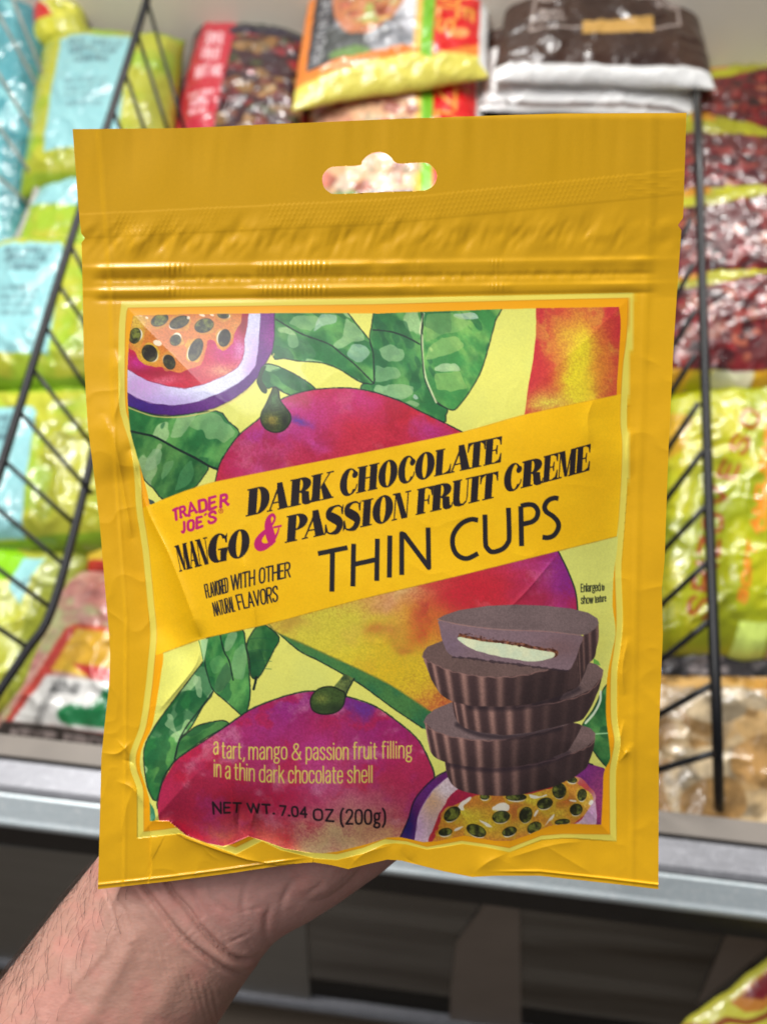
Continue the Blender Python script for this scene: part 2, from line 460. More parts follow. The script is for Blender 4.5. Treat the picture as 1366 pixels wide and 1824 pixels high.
def write(sh, txt, tl, tr, bl, br, wd, col, gap=.16, soft=.5, a=1.0):
    """one line of strokes set into the quadrilateral given by its corners"""
    tl, tr, bl, br = map(np.array, (tl, tr, bl, br))
    tot = sum(LINE[c][0] + gap for c in txt) - gap
    x = 0
    for c in txt:
        wch, st = LINE[c]
        for k in filter(None, st.split('|')):
            sm = k[0] == '~'
            P = np.array([[float(q) for q in p.split(',')] for p in k.strip('~').split()])
            if sm: P = spline(P, 5)
            u = ((x + P[:, 0]) / tot)[:, None]; v = P[:, 1:2]
            Q = (bl * (1 - u) + br * u) * (1 - v) + (tl * (1 - u) + tr * u) * v
            sh.line(Q, wd, col, soft=soft, a=a)
        x += wch + gap


def zm(ox, oy, s):
    return lambda *p: [(ox + x / s, oy + y / s) for x, y in (p if len(p) > 1 or not isinstance(p[0], list) else p[0])]
# ------------------------------------------------------------------ the printed film of the pouch (sheet units: 1366-wide plan)
YEL = C(226, 170, 16); ORG = C(238, 163, 4); PALE = C(226, 208, 84); LIME = C(222, 218, 104); INK = C(22, 38, 34); BLK = C(34, 26, 30); MAG = C(190, 30, 108)
L_OUT = [(217, 537), (212, 590), (212, 711), (219, 750), (232, 792), (240, 850), (243, 905), (254, 978), (262.6, 1066), (268, 1125), (265, 1171), (258, 1238), (249, 1294), (236, 1330), (231, 1350), (233, 1372), (243, 1401), (245, 1420), (245, 1493)]
R_OUT = [(1130, 521), (1128, 591), (1120, 658), (1116, 745), (1119, 796), (1116, 879), (1110, 960), (1106, 1017), (1109, 1107), (1104, 1160), (1099, 1198), (1099, 1277), (1105, 1322), (1097, 1372), (1097, 1440), (1097.6, 1498.5)]
B_OUT = [(245, 1493), (285, 1489), (321, 1485), (350, 1496), (420, 1522), (467, 1498), (500, 1514), (560, 1529), (600, 1532), (648, 1520), (685, 1504), (704, 1502), (724, 1504), (760, 1513), (800, 1507), (822, 1503), (865, 1509), (907, 1518), (935, 1507), (964, 1496), (1000, 1493), (1018, 1493), (1097.6, 1498.5)]
ART_L = [(238, 562.5), (231, 605), (228, 660), (228, 711), (233, 767), (243, 806), (254, 844), (266, 893), (271, 930), (277, 1000), (284, 1080), (291, 1163), (287, 1200), (280, 1245), (271, 1294), (256, 1325), (250, 1350), (251, 1372), (262, 1408), (267, 1430), (268, 1463)]
ART_B = [(268, 1463), (280, 1461), (302, 1463), (332, 1488), (370, 1502), (397, 1507), (416, 1503), (443, 1490), (469, 1497), (507, 1511), (545, 1518), (575, 1520), (600, 1517), (656, 1503), (690, 1492), (713, 1491), (754, 1500), (778, 1498), (826, 1488), (880, 1497), (910, 1497), (940, 1487), (979, 1470), (1018, 1467), (1070, 1469)]
ART_R = [(1101.7, 546.6), (1105, 575), (1102, 630), (1097.7, 703.6), (1100, 800), (1100, 955), (1094, 1010), (1092, 1036), (1091, 1080), (1096, 1125), (1089, 1165), (1082, 1200), (1079, 1240), (1079, 1277), (1086, 1340), (1085, 1355), (1075, 1376), (1073, 1415), (1070, 1469)]
ART_T = [(238, 562.5), (330, 560), (489, 558), (660, 558), (672, 558.5), (885, 551), (954, 549), (1101.7, 546.6)]


def inset(out, dx, dy):
    return [(x + dx, y + dy) for x, y in out]


sh = Sheet(110, 180, 1240, 1600, 1.0, YEL)
print('sheet', sh.A.shape)
sh.A *= (1 + .02 * (fbm(sh.X, sh.Y, 3, 2, 3) - .5))[..., None]
# pale line round the art with a slightly more orange field inside it
Lo, Ro, Bo = spline(L_OUT[:-1], 5).tolist() + [L_OUT[-1]], spline(R_OUT, 5).tolist(), B_OUT
To = [(217, 537), (440, 534), (660, 531.6), (900, 526), (1130, 521)]
sh.fill(To + Ro[1:] + Bo[::-1][1:] + Lo[::-1][1:], PALE)
Ti = [(229, 548.5), (440, 545.5), (660, 542.5), (900, 536), (1118, 531)]
Li = [(x + 12, y) for x, y in Lo[2:-2]]; Ri = [(x - 12, y) for x, y in Ro[2:-2]]
Bi = [(257, 1481), (285, 1478), (318, 1473), (352, 1484), (420, 1509), (467, 1486), (500, 1500), (560, 1518), (600, 1521), (648, 1509), (685, 1494), (704, 1496), (724, 1498), (760, 1508), (800, 1501), (822, 1497), (865, 1503), (907, 1510), (935, 1499), (964, 1488), (1000, 1485), (1018, 1485), (1086, 1486)]
inner = Ti + Ri + Bi[::-1] + Li[::-1]
sh.fill(inner, ORG)
sh.line(inner, 1.6, C(200, 120, 10), closed=True, a=.55)
art = ART_T + spline(ART_R, 4).tolist()[1:] + ART_B[::-1][1:] + spline(ART_L, 4).tolist()[::-1][1:]
sl, m = sh.mask(art)
clip = np.zeros(sh.A.shape[:2]); clip[sl] = m
sh.clip = clip
sh.fill(art, wash(LIME, C(214, 214, 108), 120, 2, gran=.03))

G1, G2, G3 = C(38, 106, 54), C(92, 154, 78), C(160, 196, 134)


def leaf(P, seed, vein=None, tone=1.0, smooth=False, light=.68, ang=.6, deep=None, patch=(), ink=1.0):
    P = spline(P, 5, True) if smooth else spline(P, 3, True)
    ca, sa = math.cos(ang), math.sin(ang)

    def col(X, Y):
        A = X * ca + Y * sa; B = (-X * sa + Y * ca) * 1.9
        t = sstep(.36, .74, fbm(A, B, 60, 4, seed))[..., None]
        c = G1 * (1 - t) + G2 * t
        n = fbm(A + 9 * (fbm(X, Y, 22, 2, seed + 1) - .5), B, 85, 3, seed + 2)
        k = sstep(light, light + .025, n)[..., None] * .85
        c = c * (1 - k) + G3 * k * (.93 + .14 * fbm(X, Y, 12, 2, seed)[..., None])
        n = fbm(A, B, 70, 3, seed + 7)
        k = sstep(.6, .63, n)[..., None] * .6
        c = c * (1 - k) + (C(28, 88, 52) if deep is None else deep) * k
        c = c * (.86 + .28 * fbm(X, Y, 20, 3, seed + 4)[..., None]) * (1 + .12 * (fbm(X, Y, 2, 2, 5) - .5)[..., None])
        return np.clip(c * tone, 0, 1)
    sh.fill(P, col)
    if len(patch):
        old = sh.clip
        sl, m = sh.mask(P); mm = np.zeros_like(clip); mm[sl] = m; sh.clip = mm * clip
        for q, cc, aa in patch: sh.fill(q, wash(cc, cc * .9, 14, seed + 3, gran=.05), a=aa * .72, rough=4)
        sh.clip = old
    sh.line(P, 2.2, INK, closed=True, a=.8 * ink, wob=.5)
    if vein is not None:
        sh.line(vein, 2.6, INK, smooth=True, a=.85, wob=.5)


LT, WH = C(176, 206, 152), C(206, 222, 214)
# --- upper leaves
z = zm(480, 540, 3.252)
leaf(z([(30, 0), (400, -10), (455, 58), (520, 140), (575, 207), (600, 240), (612, 360), (605, 465), (540, 462), (480, 430), (400, 380), (300, 345), (170, 335), (90, 320), (15, 298)]), 2,
     z([(40, 95), (180, 175), (340, 235), (420, 295), (500, 360), (604, 465)]), ang=.6,
     patch=[(z([(150, 70), (270, 66), (300, 100), (240, 160), (180, 150), (110, 110)]), LT, .7), (z([(290, 70), (400, 66), (390, 110), (330, 120), (250, 165)]), WH, .7), (z([(440, 80), (520, 150), (560, 210), (470, 230), (400, 270), (360, 240), (420, 200), (430, 150)]), LT, .8), (z([(110, 170), (160, 180), (175, 240), (140, 265), (100, 235)]), LT, .6), (z([(470, 240), (560, 240), (590, 290), (520, 350), (440, 300)]), WH, .65)])
leaf(z([(640, -10), (892, -10), (884, 120), (880, 200), (885, 300), (892, 400), (930, 510), (970, 580), (1030, 612), (1020, 650), (1005, 690), (850, 615), (760, 570), (680, 540), (600, 515), (530, 502), (545, 465), (605, 465), (604, 380), (600, 290), (580, 210), (590, 140)]), 5,
     z([(600, 155), (700, 165), (790, 195), (870, 238)]), ang=1.1,
     patch=[(z([(630, 270), (700, 240), (780, 270), (770, 330), (700, 345), (650, 320)]), LT, .75), (z([(610, 360), (740, 380), (765, 430), (700, 440), (610, 460)]), LT, .6), (z([(610, 475), (835, 475), (830, 520), (760, 565), (680, 540), (600, 512)]), LT, .85), (z([(820, 530), (850, 525), (868, 560), (830, 560)]), WH, .9), (z([(770, 570), (830, 560), (875, 580), (855, 610)]), LT, .8)])
sh.line(z([(605, 465), (604, 380), (600, 290), (580, 210)]), 2, INK, smooth=True, a=.7)
G1, G2, G3 = C(56, 128, 62), C(122, 176, 86), C(180, 208, 128)
leaf(z([(912, -20), (1330, -20), (1308, 100), (1290, 170), (1230, 380), (1160, 510), (1100, 590), (1060, 620), (1000, 595), (960, 560), (920, 490), (897, 430), (885, 300), (884, 200), (890, 130)]), 9, ang=.9, light=.64,
     patch=[(z([(1050, 65), (1200, 50), (1220, 90), (1100, 90)]), WH, .85), (z([(910, 60), (1050, 60), (1180, 110), (1100, 160), (1000, 180), (900, 230)]), C(150, 188, 110), .6), (z([(1000, 200), (1080, 185), (1130, 250), (1060, 290), (980, 310), (900, 330), (920, 250)]), C(166, 200, 112), .75), (z([(940, 385), (1000, 350), (1080, 350), (1115, 390), (1040, 390), (980, 400)]), C(196, 216, 170), .9), (z([(950, 410), (1110, 395), (1125, 460), (1150, 490), (1060, 510), (960, 500)]), C(160, 198, 104), .75)])
sh.line(z([(893, 60), (872, 160), (884, 200), (888, 330), (905, 430), (940, 520), (965, 575)]), 3.4, C(216, 222, 170), smooth=True, a=.8)
sh.line(z([(890, 60), (878, 200), (886, 330), (895, 420)]), 1.6, INK, smooth=True)
G1, G2, G3 = C(38, 106, 54), C(92, 154, 78), C(160, 196, 134)
# --- left leaves
z = zm(210, 700, 4.71)
leaf(z([(60, 105), (200, 150), (420, 195), (820, 150), (930, 240), (1020, 335), (930, 470), (870, 560), (838, 640), (765, 612), (640, 535), (500, 470), (320, 370), (220, 345), (70, 310)]), 4, ang=2.1,
     patch=[(z([(500, 200), (680, 170), (600, 270), (540, 360), (440, 385), (470, 260)]), LT, .75), (z([(680, 180), (820, 160), (900, 240), (1000, 330), (900, 420), (820, 380), (740, 390), (710, 290), (640, 320), (590, 280)]), C(160, 196, 132), .75)])
leaf(z([(60, 318), (220, 345), (320, 375), (500, 470), (640, 545), (760, 612), (720, 700), (640, 800), (520, 880), (380, 892), (300, 800), (230, 735), (180, 620), (130, 450)]), 11, ang=2.0, tone=.84,
     patch=[(z([(290, 470), (375, 480), (365, 580), (290, 660), (220, 650), (250, 540)]), C(150, 186, 140), .8), (z([(390, 590), (480, 560), (430, 680), (360, 740)]), C(120, 168, 112), .7), (z([(540, 640), (620, 560), (640, 700), (560, 800), (470, 830)]), C(84, 148, 92), .7)])
sh.line(z([(60, 312), (220, 345), (320, 372), (500, 470), (640, 540), (765, 612), (838, 640)]), 4, INK, smooth=True, a=.9)
sh.fill(z([(255, 885), (300, 905), (325, 935), (300, 945), (262, 930)]), C(60, 76, 70))
# --- passion fruit half, upper left
z = zm(210, 520, 4.71)
outer = z([(60, 100), (1325, 100), (1315, 185), (1312, 400), (1295, 500), (1240, 600), (1170, 720), (1080, 820), (950, 910), (800, 980), (600, 1022), (450, 1035), (300, 1025), (180, 990), (60, 945)])
sh.fill(outer, blobs(C(82, 34, 112), [(486, 590, 30, 60, C(128, 36, 128), .9), (240, 728, 60, 30, C(58, 34, 118), .9), (380, 720, 60, 20, C(96, 34, 120), .8)], 12, 3, .1), rough=2)
sh.line(outer, 2.2, C(50, 26, 60), closed=True, a=.6, wob=.6)
sh.line(z([(1310, 520), (1190, 730), (1080, 835), (950, 925), (800, 995), (600, 1040), (450, 1052), (300, 1042), (180, 1005), (60, 958)]), 2.2, C(214, 190, 110), smooth=True, a=.8)
ring = z([(60, 100), (1205, 100), (1200, 185), (1192, 330), (1185, 450), (1160, 620), (1100, 700), (1010, 770), (850, 855), (650, 930), (480, 955), (300, 940), (180, 900), (60, 835)])
sh.fill(ring, blobs(C(206, 206, 230), [(250, 690, 50, 35, C(186, 140, 196), .85), (455, 650, 20, 60, C(176, 120, 196), .5), (300, 715, 60, 14, C(170, 140, 200), .7)], 26, 8, .1), smooth=False, rough=2.5)
sh.line(ring, 1.8, C(70, 30, 90), closed=True, a=.5, wob=.7)
red = z([(60, 100), (1100, 100), (1095, 190), (1085, 290), (1060, 400), (1065, 480), (1045, 570), (1005, 635), (900, 700), (740, 770), (560, 810), (420, 790), (240, 740), (60, 635)])
sh.fill(red, blobs(C(186, 26, 52), [(405, 620, 34, 30, C(184, 40, 120), .9), (400, 660, 40, 14, C(206, 150, 110), .8), (245, 650, 26, 18, C(190, 40, 130), .9), (430, 620, 14, 30, C(198, 120, 170), .8), (437, 575, 12, 24, C(128, 22, 40), .9), (280, 665, 60, 10, C(130, 24, 46), .6), (290, 680, 30, 9, C(206, 110, 130), .7)], 18, 6, .1), rough=2)
sh.line(red, 1.6, C(120, 20, 50), closed=True, a=.55, wob=.8)
pulp = z([(60, 100), (1045, 100), (1040, 190), (1035, 260), (980, 345), (960, 440), (900, 500), (850, 480), (820, 410), (760, 395), (735, 500), (720, 570), (700, 620), (620, 640), (500, 680), (440, 660), (340, 625), (250, 630), (180, 570), (140, 500), (60, 440)])
sh.fill(pulp, blobs(C(206, 118, 44), [(245, 570, 26, 24, C(214, 184, 70), .8), (340, 640, 26, 22, C(190, 104, 56), .7), (300, 600, 30, 20, C(190, 100, 40), .6), (380, 575, 40, 20, C(198, 116, 40), .6), (255, 640, 22, 20, C(206, 170, 50), .7), (420, 585, 14, 16, C(210, 150, 70), .6)], 30, 9, .12), rough=4)


def seed(cx, cy, rx, ry, ang, hal=C(214, 190, 60), hx=-5, hy=-1, dark=0):
    a = math.radians(ang)
    t = np.linspace(0, 2 * math.pi, 20, endpoint=False)
    sh.fill(np.stack([cx + hx * .5 + (rx + 5) * np.cos(t + a), cy + 1 + (ry + 5) * np.sin(t + a)], -1), wash(hal, hal * np.array([.94, .8, .7]), 8, int(cy) % 13, gran=.1), a=.62, rough=9)
    if hx or hy: sh.ell(cx + hx * .8, cy + hy, rx * .9, ry * .86, ang, C(240, 234, 214), .9)
    sh.ell(cx, cy, rx, ry, ang, wash(C(40, 42, 22), C(112, 118, 46), 9, int(cx) % 13, gran=.2) if not dark else wash(C(34, 30, 22), C(76, 74, 44), 9, int(cx) % 13, gran=.2))
    t = np.linspace(0, 2 * math.pi, 22, endpoint=False); c, s = math.cos(a), math.sin(a)
    sh.line(np.stack([cx + rx * np.cos(t) * c - ry * np.sin(t) * s, cy + rx * np.cos(t) * s + ry * np.sin(t) * c], -1), 1.3, C(24, 24, 14), closed=True, a=.8)


for q in [(285, 570, 16, 10, -25, C(200, 150, 50), 0, 0), (320, 574, 18, 10, -22, C(206, 160, 60), -4, 3, 1), (364, 580, 17, 12, -18, C(200, 150, 50), 0, 0), (398, 561, 10, 6, 10, C(204, 170, 70), 4, 1),
          (241, 598, 10, 14, 15, C(212, 186, 70), 5, -1), (267, 629, 13, 15.5, -30, C(214, 190, 50), 4, 3, 1), (302, 645, 10, 13.5, -25, C(206, 150, 60), -3, -2, 1), (313, 606, 9, 10, 40, C(206, 176, 70), 3, -5),
          (349, 623, 11, 21, 22, C(218, 198, 60), -5, 2, 1), (400, 602, 10.5, 15.5, 12, C(214, 180, 70), -5, -1, 1)]:
    seed(*q)
for q in [(250, 560, 5, 3), (262, 566, 3, 2), (360, 561, 6, 2.5), (378, 561, 4, 2), (281, 611, 8, 5), (336, 566, 3, 3)]:
    sh.ell(*q, 20, C(240, 234, 214), .85)
# --- slice of mango, upper right
z = zm(640, 500, 2.53)
P = z([(795, 60), (1200, 60), (1200, 520), (1158, 640), (735, 640), (745, 595), (760, 480), (780, 370), (795, 240)])
sh.fill(P, blobs(C(190, 40, 52), [(1035, 670, 46, 105, C(222, 202, 44), 1.15), (1000, 600, 26, 34, C(214, 160, 50), .7), (1070, 650, 30, 60, C(212, 110, 44), .6), (975, 720, 40, 24, C(216, 200, 70), .9), (1030, 640, 26, 70, C(226, 206, 40), .8)], 36, 4, .09, [(C(206, 60, 50), .58, .74, 40, .35), (C(216, 200, 60), .56, .74, 30, .35)]), rough=1)
# --- small leaf and stalk
z = zm(180, 500, 2.846)
leaf(z([(830, 425), (900, 435), (1000, 485), (1085, 545), (1060, 570), (960, 580), (880, 540), (840, 545), (800, 490)]), 6, ang=.5, tone=.95)
sh.fill(z([(825, 430), (845, 432), (810, 490), (850, 560), (835, 580), (815, 565), (785, 510)]), C(40, 62, 40), rough=2)
# --- big mango
MANGO = [(384, 870), (384, 857), (390, 831), (400, 811), (424, 777), (460, 747), (480, 728), (502, 711), (531, 700), (566, 693), (619, 691), (664, 698), (714, 715), (741, 729), (789, 752), (824, 770), (900, 830), (960, 900), (994, 982), (1011, 1017), (1025, 1056), (1030, 1100), (1020, 1180), (960, 1250), (860, 1290), (764, 1266), (698, 1222), (645, 1195), (593, 1171), (540, 1147), (496, 1128), (470, 1110), (420, 1000)]
sh.fill([(470, 1100), (496, 1129), (530, 1158), (566, 1176), (608, 1199), (645, 1221), (698, 1260), (753, 1297), (820, 1330), (880, 1290), (764, 1240), (600, 1150), (500, 1100)], wash(C(70, 120, 62), C(44, 104, 66), 60, 3, gran=.12))
sh.line([(479, 1112), (530, 1157), (566, 1176), (608, 1199), (645, 1221), (698, 1260), (753, 1297)], 2.4, INK, smooth=True, a=.8, wob=.5)
RD, PK, PU, YG, YO = C(186, 34, 56), C(188, 46, 124), C(132, 36, 120), C(206, 194, 52), C(216, 178, 34)
sh.fill(MANGO, blobs(C(184, 36, 58), [
    (545, 735, 85, 40, C(180, 52, 122), .95), (650, 715, 50, 30, C(180, 40, 110), .8), (470, 775, 60, 26, C(164, 52, 134), .9), (455, 840, 40, 40, C(196, 84, 136), .8), (620, 760, 40, 26, RD, .8),
    (420, 830, 30, 36, C(176, 30, 84), .7), (640, 800, 60, 26, C(196, 50, 70), .6), (770, 772, 34, 16, C(170, 46, 130), .8), (560, 780, 30, 20, C(190, 70, 150), .7), (480, 810, 60, 16, C(190, 70, 120), .5),
    (530, 746, 20, 7, C(84, 60, 150), .8), (735, 745, 40, 20, C(186, 34, 50), .7),
    (640, 1160, 190, 110, YG, 1.5), (560, 1110, 120, 60, C(204, 190, 62), 1.0), (700, 1200, 110, 70, YO, .9), (520, 1110, 30, 12, C(176, 130, 50), .6), (690, 1070, 60, 22, C(206, 150, 90), .8), (760, 1120, 50, 40, C(198, 106, 40), .8),
    (850, 1060, 90, 60, C(190, 36, 50), 1.0), (720, 1060, 40, 16, C(208, 170, 110), .7), (690, 1125, 34, 24, C(186, 116, 50), .6), (665, 1120, 14, 12, C(176, 90, 44), .5), (720, 1150, 16, 10, C(180, 100, 46), .5),
    (1000, 1020, 62, 70, PU, 1.1), (960, 1060, 26, 30, C(160, 36, 60), .6), (940, 1010, 40, 20, C(176, 60, 120), .6)], 46, 5, .1,
    [(C(176, 60, 130), .54, .72, 70, .45), (C(150, 24, 44), .56, .72, 44, .4), (C(214, 150, 150), .60, .80, 36, .2)]))
sh.line(MANGO[:16], 2.2, INK, smooth=True, a=.85, wob=.5)
sh.line([(994, 982), (1011, 1017), (1025, 1056), (1029, 1100)], 2.6, INK, smooth=True, a=.9)
sh.line([(479, 1113), (496, 1128), (540, 1147), (593, 1171), (645, 1195), (698, 1222), (764, 1266)], 3, C(112, 120, 50), smooth=True, a=.7, wob=1.2, soft=1.2)
bulb = [(483, 700), (488, 690), (496, 694), (499, 712), (508, 725), (517, 738), (517, 752), (506, 766), (490, 770), (474, 764), (465, 750), (466, 736), (474, 720)]
sh.fill(bulb, blobs(C(50, 66, 34), [(484, 752, 14, 12, C(150, 130, 46), .9), (490, 712, 8, 14, C(70, 110, 60), .7), (510, 752, 7, 12, C(30, 34, 26), .9), (478, 762, 16, 6, C(36, 40, 26), .7)], 14, 2, .25), smooth=True)
sh.line(bulb, 2.4, C(22, 30, 20), smooth=True, closed=True, a=.85)
# --- lower left leaves
z = zm(240, 1080, 4.269)
leaf(z([(430, 940), (500, 900), (665, 868), (712, 905), (560, 990), (420, 1090), (310, 1180), (330, 1040)]), 3, ang=2.6, tone=.85, light=.75)
leaf(z([(540, 425), (600, 640), (520, 760), (430, 920), (340, 1020), (305, 1170), (220, 1300), (165, 1480), (100, 1380), (73, 1200), (75, 1080), (120, 970), (240, 790), (400, 580), (500, 450)]), 8,
     z([(595, 650), (500, 780), (400, 910), (340, 1020), (305, 1160)]), ang=2.2, light=.64,
     patch=[(z([(440, 545), (500, 530), (510, 640), (520, 710), (480, 690), (460, 620)]), LT, .85), (z([(235, 820), (290, 815), (300, 900), (350, 1000), (280, 940), (215, 900), (260, 870)]), LT, .8)])
leaf(z([(550, 245), (700, 200), (820, 175), (845, 300), (866, 420), (873, 520), (877, 700), (835, 835), (770, 790), (680, 710), (598, 638), (560, 540), (535, 415)]), 13,
     z([(650, 215), (680, 340), (720, 420), (750, 560)]), ang=1.9, light=.6,
     patch=[(z([(700, 215), (790, 190), (760, 290), (690, 350), (680, 280)]), LT, .75), (z([(760, 330), (830, 270), (860, 420), (830, 560), (760, 560), (730, 450)]), C(150, 192, 140), .6), (z([(600, 640), (640, 500), (710, 410), (750, 540), (690, 620), (650, 660)]), C(56, 96, 68), .85), (z([(570, 420), (640, 360), (700, 420), (640, 500), (590, 520)]), C(110, 168, 100), .6)])
leaf(z([(930, 150), (985, 138), (1100, 235), (1060, 330), (1010, 430), (940, 545), (885, 530), (872, 400), (855, 330), (860, 260)]), 1, ang=1.5, tone=.85, light=.7)
for yy in (240, 330, 410, 470): sh.line(z([(870, yy + 10), (950, yy), (1040, yy + 8)]), 1.4, C(30, 80, 54), smooth=True, a=.6)
sh.line(z([(925, 540), (918, 580), (905, 630)]), 4.5, INK)
sh.line(z([(490, 262), (510, 340), (525, 425)]), 1.6, C(70, 130, 90))
sh.fill(z([(500, 258), (560, 245), (545, 330), (528, 425)]), C(160, 200, 140))
sh.fill(z([(110, 1480), (150, 1545), (160, 1600), (150, 1640), (115, 1640)]), wash(C(96, 166, 128), C(60, 130, 90), 10, 3))
# --- mango, lower left
M3 = [(281, 1440), (281, 1427), (290, 1393), (313, 1355), (362, 1321), (408, 1290), (446, 1264), (484, 1248), (522, 1236), (560, 1231), (614, 1240), (666, 1257), (709, 1286), (743, 1316), (760, 1345), (773, 1378), (770, 1400), (735, 1450), (712, 1500), (690, 1540), (500, 1560), (330, 1540), (286, 1480)]
sh.fill(M3, blobs(C(172, 34, 76), [
    (560, 1260, 170, 55, C(138, 34, 112), 1.1), (450, 1310, 90, 50, C(164, 44, 110), .9), (700, 1310, 60, 40, C(150, 30, 100), .9), (640, 1262, 50, 18, C(88, 44, 136), .8), (600, 1290, 50, 26, C(172, 34, 66), .7),
    (360, 1400, 70, 60, C(178, 38, 72), .9), (590, 1400, 100, 50, C(186, 92, 150), .75), (680, 1390, 60, 40, C(180, 40, 70), .8), (500, 1420, 90, 30, C(172, 24, 64), .9), (640, 1440, 60, 40, C(196, 110, 120), .8), (690, 1350, 30, 30, C(170, 34, 90), .7),
    (590, 1500, 130, 40, C(206, 170, 124), 1.1), (680, 1490, 50, 34, C(190, 140, 96), .8), (500, 1494, 26, 16, C(186, 40, 56), .9), (430, 1470, 60, 30, C(190, 64, 72), .8), (320, 1470, 50, 40, C(170, 34, 60), .8), (410, 1430, 50, 24, C(150, 20, 46), .8), (390, 1490, 30, 14, C(196, 130, 80), .5),
    (560, 1340, 40, 24, C(190, 60, 140), .6), (430, 1370, 60, 20, C(184, 70, 120), .5)], 50, 7, .11,
    [(C(160, 50, 130), .54, .72, 70, .4), (C(186, 24, 50), .55, .72, 50, .45), (C(212, 160, 170), .56, .80, 40, .42)]))
sh.line(M3[:17], 2.6, INK, smooth=True, a=.85, wob=.6)
z = zm(540, 980, 3.794)
sh.fill(z([(205, 925), (280, 835), (345, 868), (300, 950), (260, 1010)]), wash(C(104, 118, 62), C(60, 76, 44), 12, 2, gran=.2))
sh.line(z([(345, 868), (300, 950), (275, 1020)]), 2.5, INK)
cal = z([(50, 1035), (60, 985), (110, 935), (190, 922), (250, 945), (282, 970), (270, 1050), (215, 1098), (130, 1108), (70, 1085)])
sh.fill(cal, blobs(C(58, 78, 36), [(575, 1243, 12, 9, C(120, 128, 56), .8), (600, 1262, 18, 10, C(34, 46, 28), .8), (566, 1262, 14, 9, C(38, 54, 30), .7)], 14, 2, .22), smooth=True)
sh.line(cal, 2.4, C(24, 32, 22), smooth=True, closed=True, a=.9)
# --- passion fruit half, lower right
z = zm(740, 1060, 3.903)
leaf(z([(1330, 620), (1280, 700), (1230, 800), (1150, 920), (1180, 1000), (1240, 1090), (1320, 1190), (1400, 1230), (1400, 600)]), 2, tone=.9, light=.8)
sh.line(z([(1285, 670), (1280, 740), (1240, 820), (1180, 890)]), 4, C(226, 232, 206), smooth=True, a=.9)
sh.line(z([(1250, 965), (1340, 960)]), 2.4, C(150, 196, 140)); sh.fill(z([(1235, 440), (1270, 460), (1285, 490), (1235, 480)]), C(110, 170, 70))
z = zm(660, 1040, 2.53)
PF = z([(125, 1180), (135, 1140), (170, 1060), (200, 970), (270, 890), (340, 845), (500, 780), (800, 760), (1000, 815), (1050, 830), (1120, 900), (1120, 1180)])
sh.fill(PF, blobs(C(98, 32, 96), [(725, 1470, 16, 40, C(38, 26, 96), 1), (760, 1405, 26, 26, C(96, 34, 116), .8), (1040, 1370, 40, 20, C(120, 40, 120), .9), (1068, 1420, 24, 60, C(150, 60, 110), .9), (1050, 1450, 20, 30, C(170, 60, 90), .6)], 14, 3, .12))
sh.line(PF[:9], 2.6, C(24, 16, 44), smooth=True, a=.85)
z = zm(700, 1380, 3.332)
sh.fill(z([(118, 420), (130, 380), (150, 250), (180, 180), (240, 90), (320, 20), (380, -20), (1000, -20), (1120, 20), (1200, 110), (1210, 300), (1000, 420)]), blobs(C(206, 176, 186), [(765, 1420, 30, 40, C(206, 160, 120), .9), (745, 1470, 14, 30, C(200, 160, 196), .9), (1040, 1400, 30, 26, C(186, 70, 66), 1), (1056, 1450, 16, 20, C(200, 150, 190), .9), (790, 1405, 20, 18, C(222, 206, 214), .8)], 16, 5, .12), rough=3)
sh.line(z([(130, 385), (150, 250), (180, 180), (240, 90), (320, 20)]), 1.5, C(220, 200, 210), smooth=True, a=.7)
sh.fill(z([(200, 420), (215, 370), (245, 300), (265, 250), (300, 190), (320, 150), (380, 80), (700, 40), (1000, 20), (1110, 60), (1170, 130), (1130, 260), (1000, 330), (600, 430)]), wash(C(186, 52, 50), C(166, 30, 66), 30, 2, gran=.12), rough=3)
sh.fill(z([(215, 420), (270, 330), (290, 240), (350, 180), (420, 150), (500, 118), (800, 110), (940, 80), (1030, 20), (1110, 60), (1190, 135), (1170, 200), (1110, 260), (1000, 330), (600, 430)]),
        blobs(C(202, 130, 44), [(830, 1450, 40, 12, C(214, 196, 60), .9), (860, 1470, 40, 18, C(216, 196, 50), .9), (960, 1420, 50, 14, C(218, 200, 56), .9), (985, 1445, 30, 14, C(216, 190, 56), .8), (930, 1475, 30, 12, C(212, 176, 56), .8), (1040, 1425, 14, 20, C(220, 206, 90), .9), (880, 1425, 26, 12, C(190, 112, 40), .8), (915, 1447, 14, 14, C(186, 104, 44), .9), (1005, 1425, 24, 12, C(184, 100, 40), .8), (820, 1432, 20, 10, C(200, 120, 50), .8)], 26, 9, .14), rough=5)
for q in [[(390, 170), (470, 120), (460, 150), (410, 180), (430, 215), (380, 210)], [(600, 180), (650, 160), (700, 185), (680, 220), (580, 215)], [(800, 115), (860, 130), (920, 112), (925, 128), (860, 145), (810, 140)], [(500, 262), (560, 285), (600, 320), (550, 310)], [(350, 325), (420, 300), (415, 310), (360, 340)], [(890, 320), (920, 260), (965, 225), (960, 245), (915, 285)], [(1030, 145), (1100, 150), (1090, 165)], [(830, 235), (870, 200), (860, 230), (836, 262)], [(1150, 165), (1185, 135), (1195, 165), (1160, 190)]]:
    sh.fill(z(q), C(240, 236, 222), a=.92, rough=3)
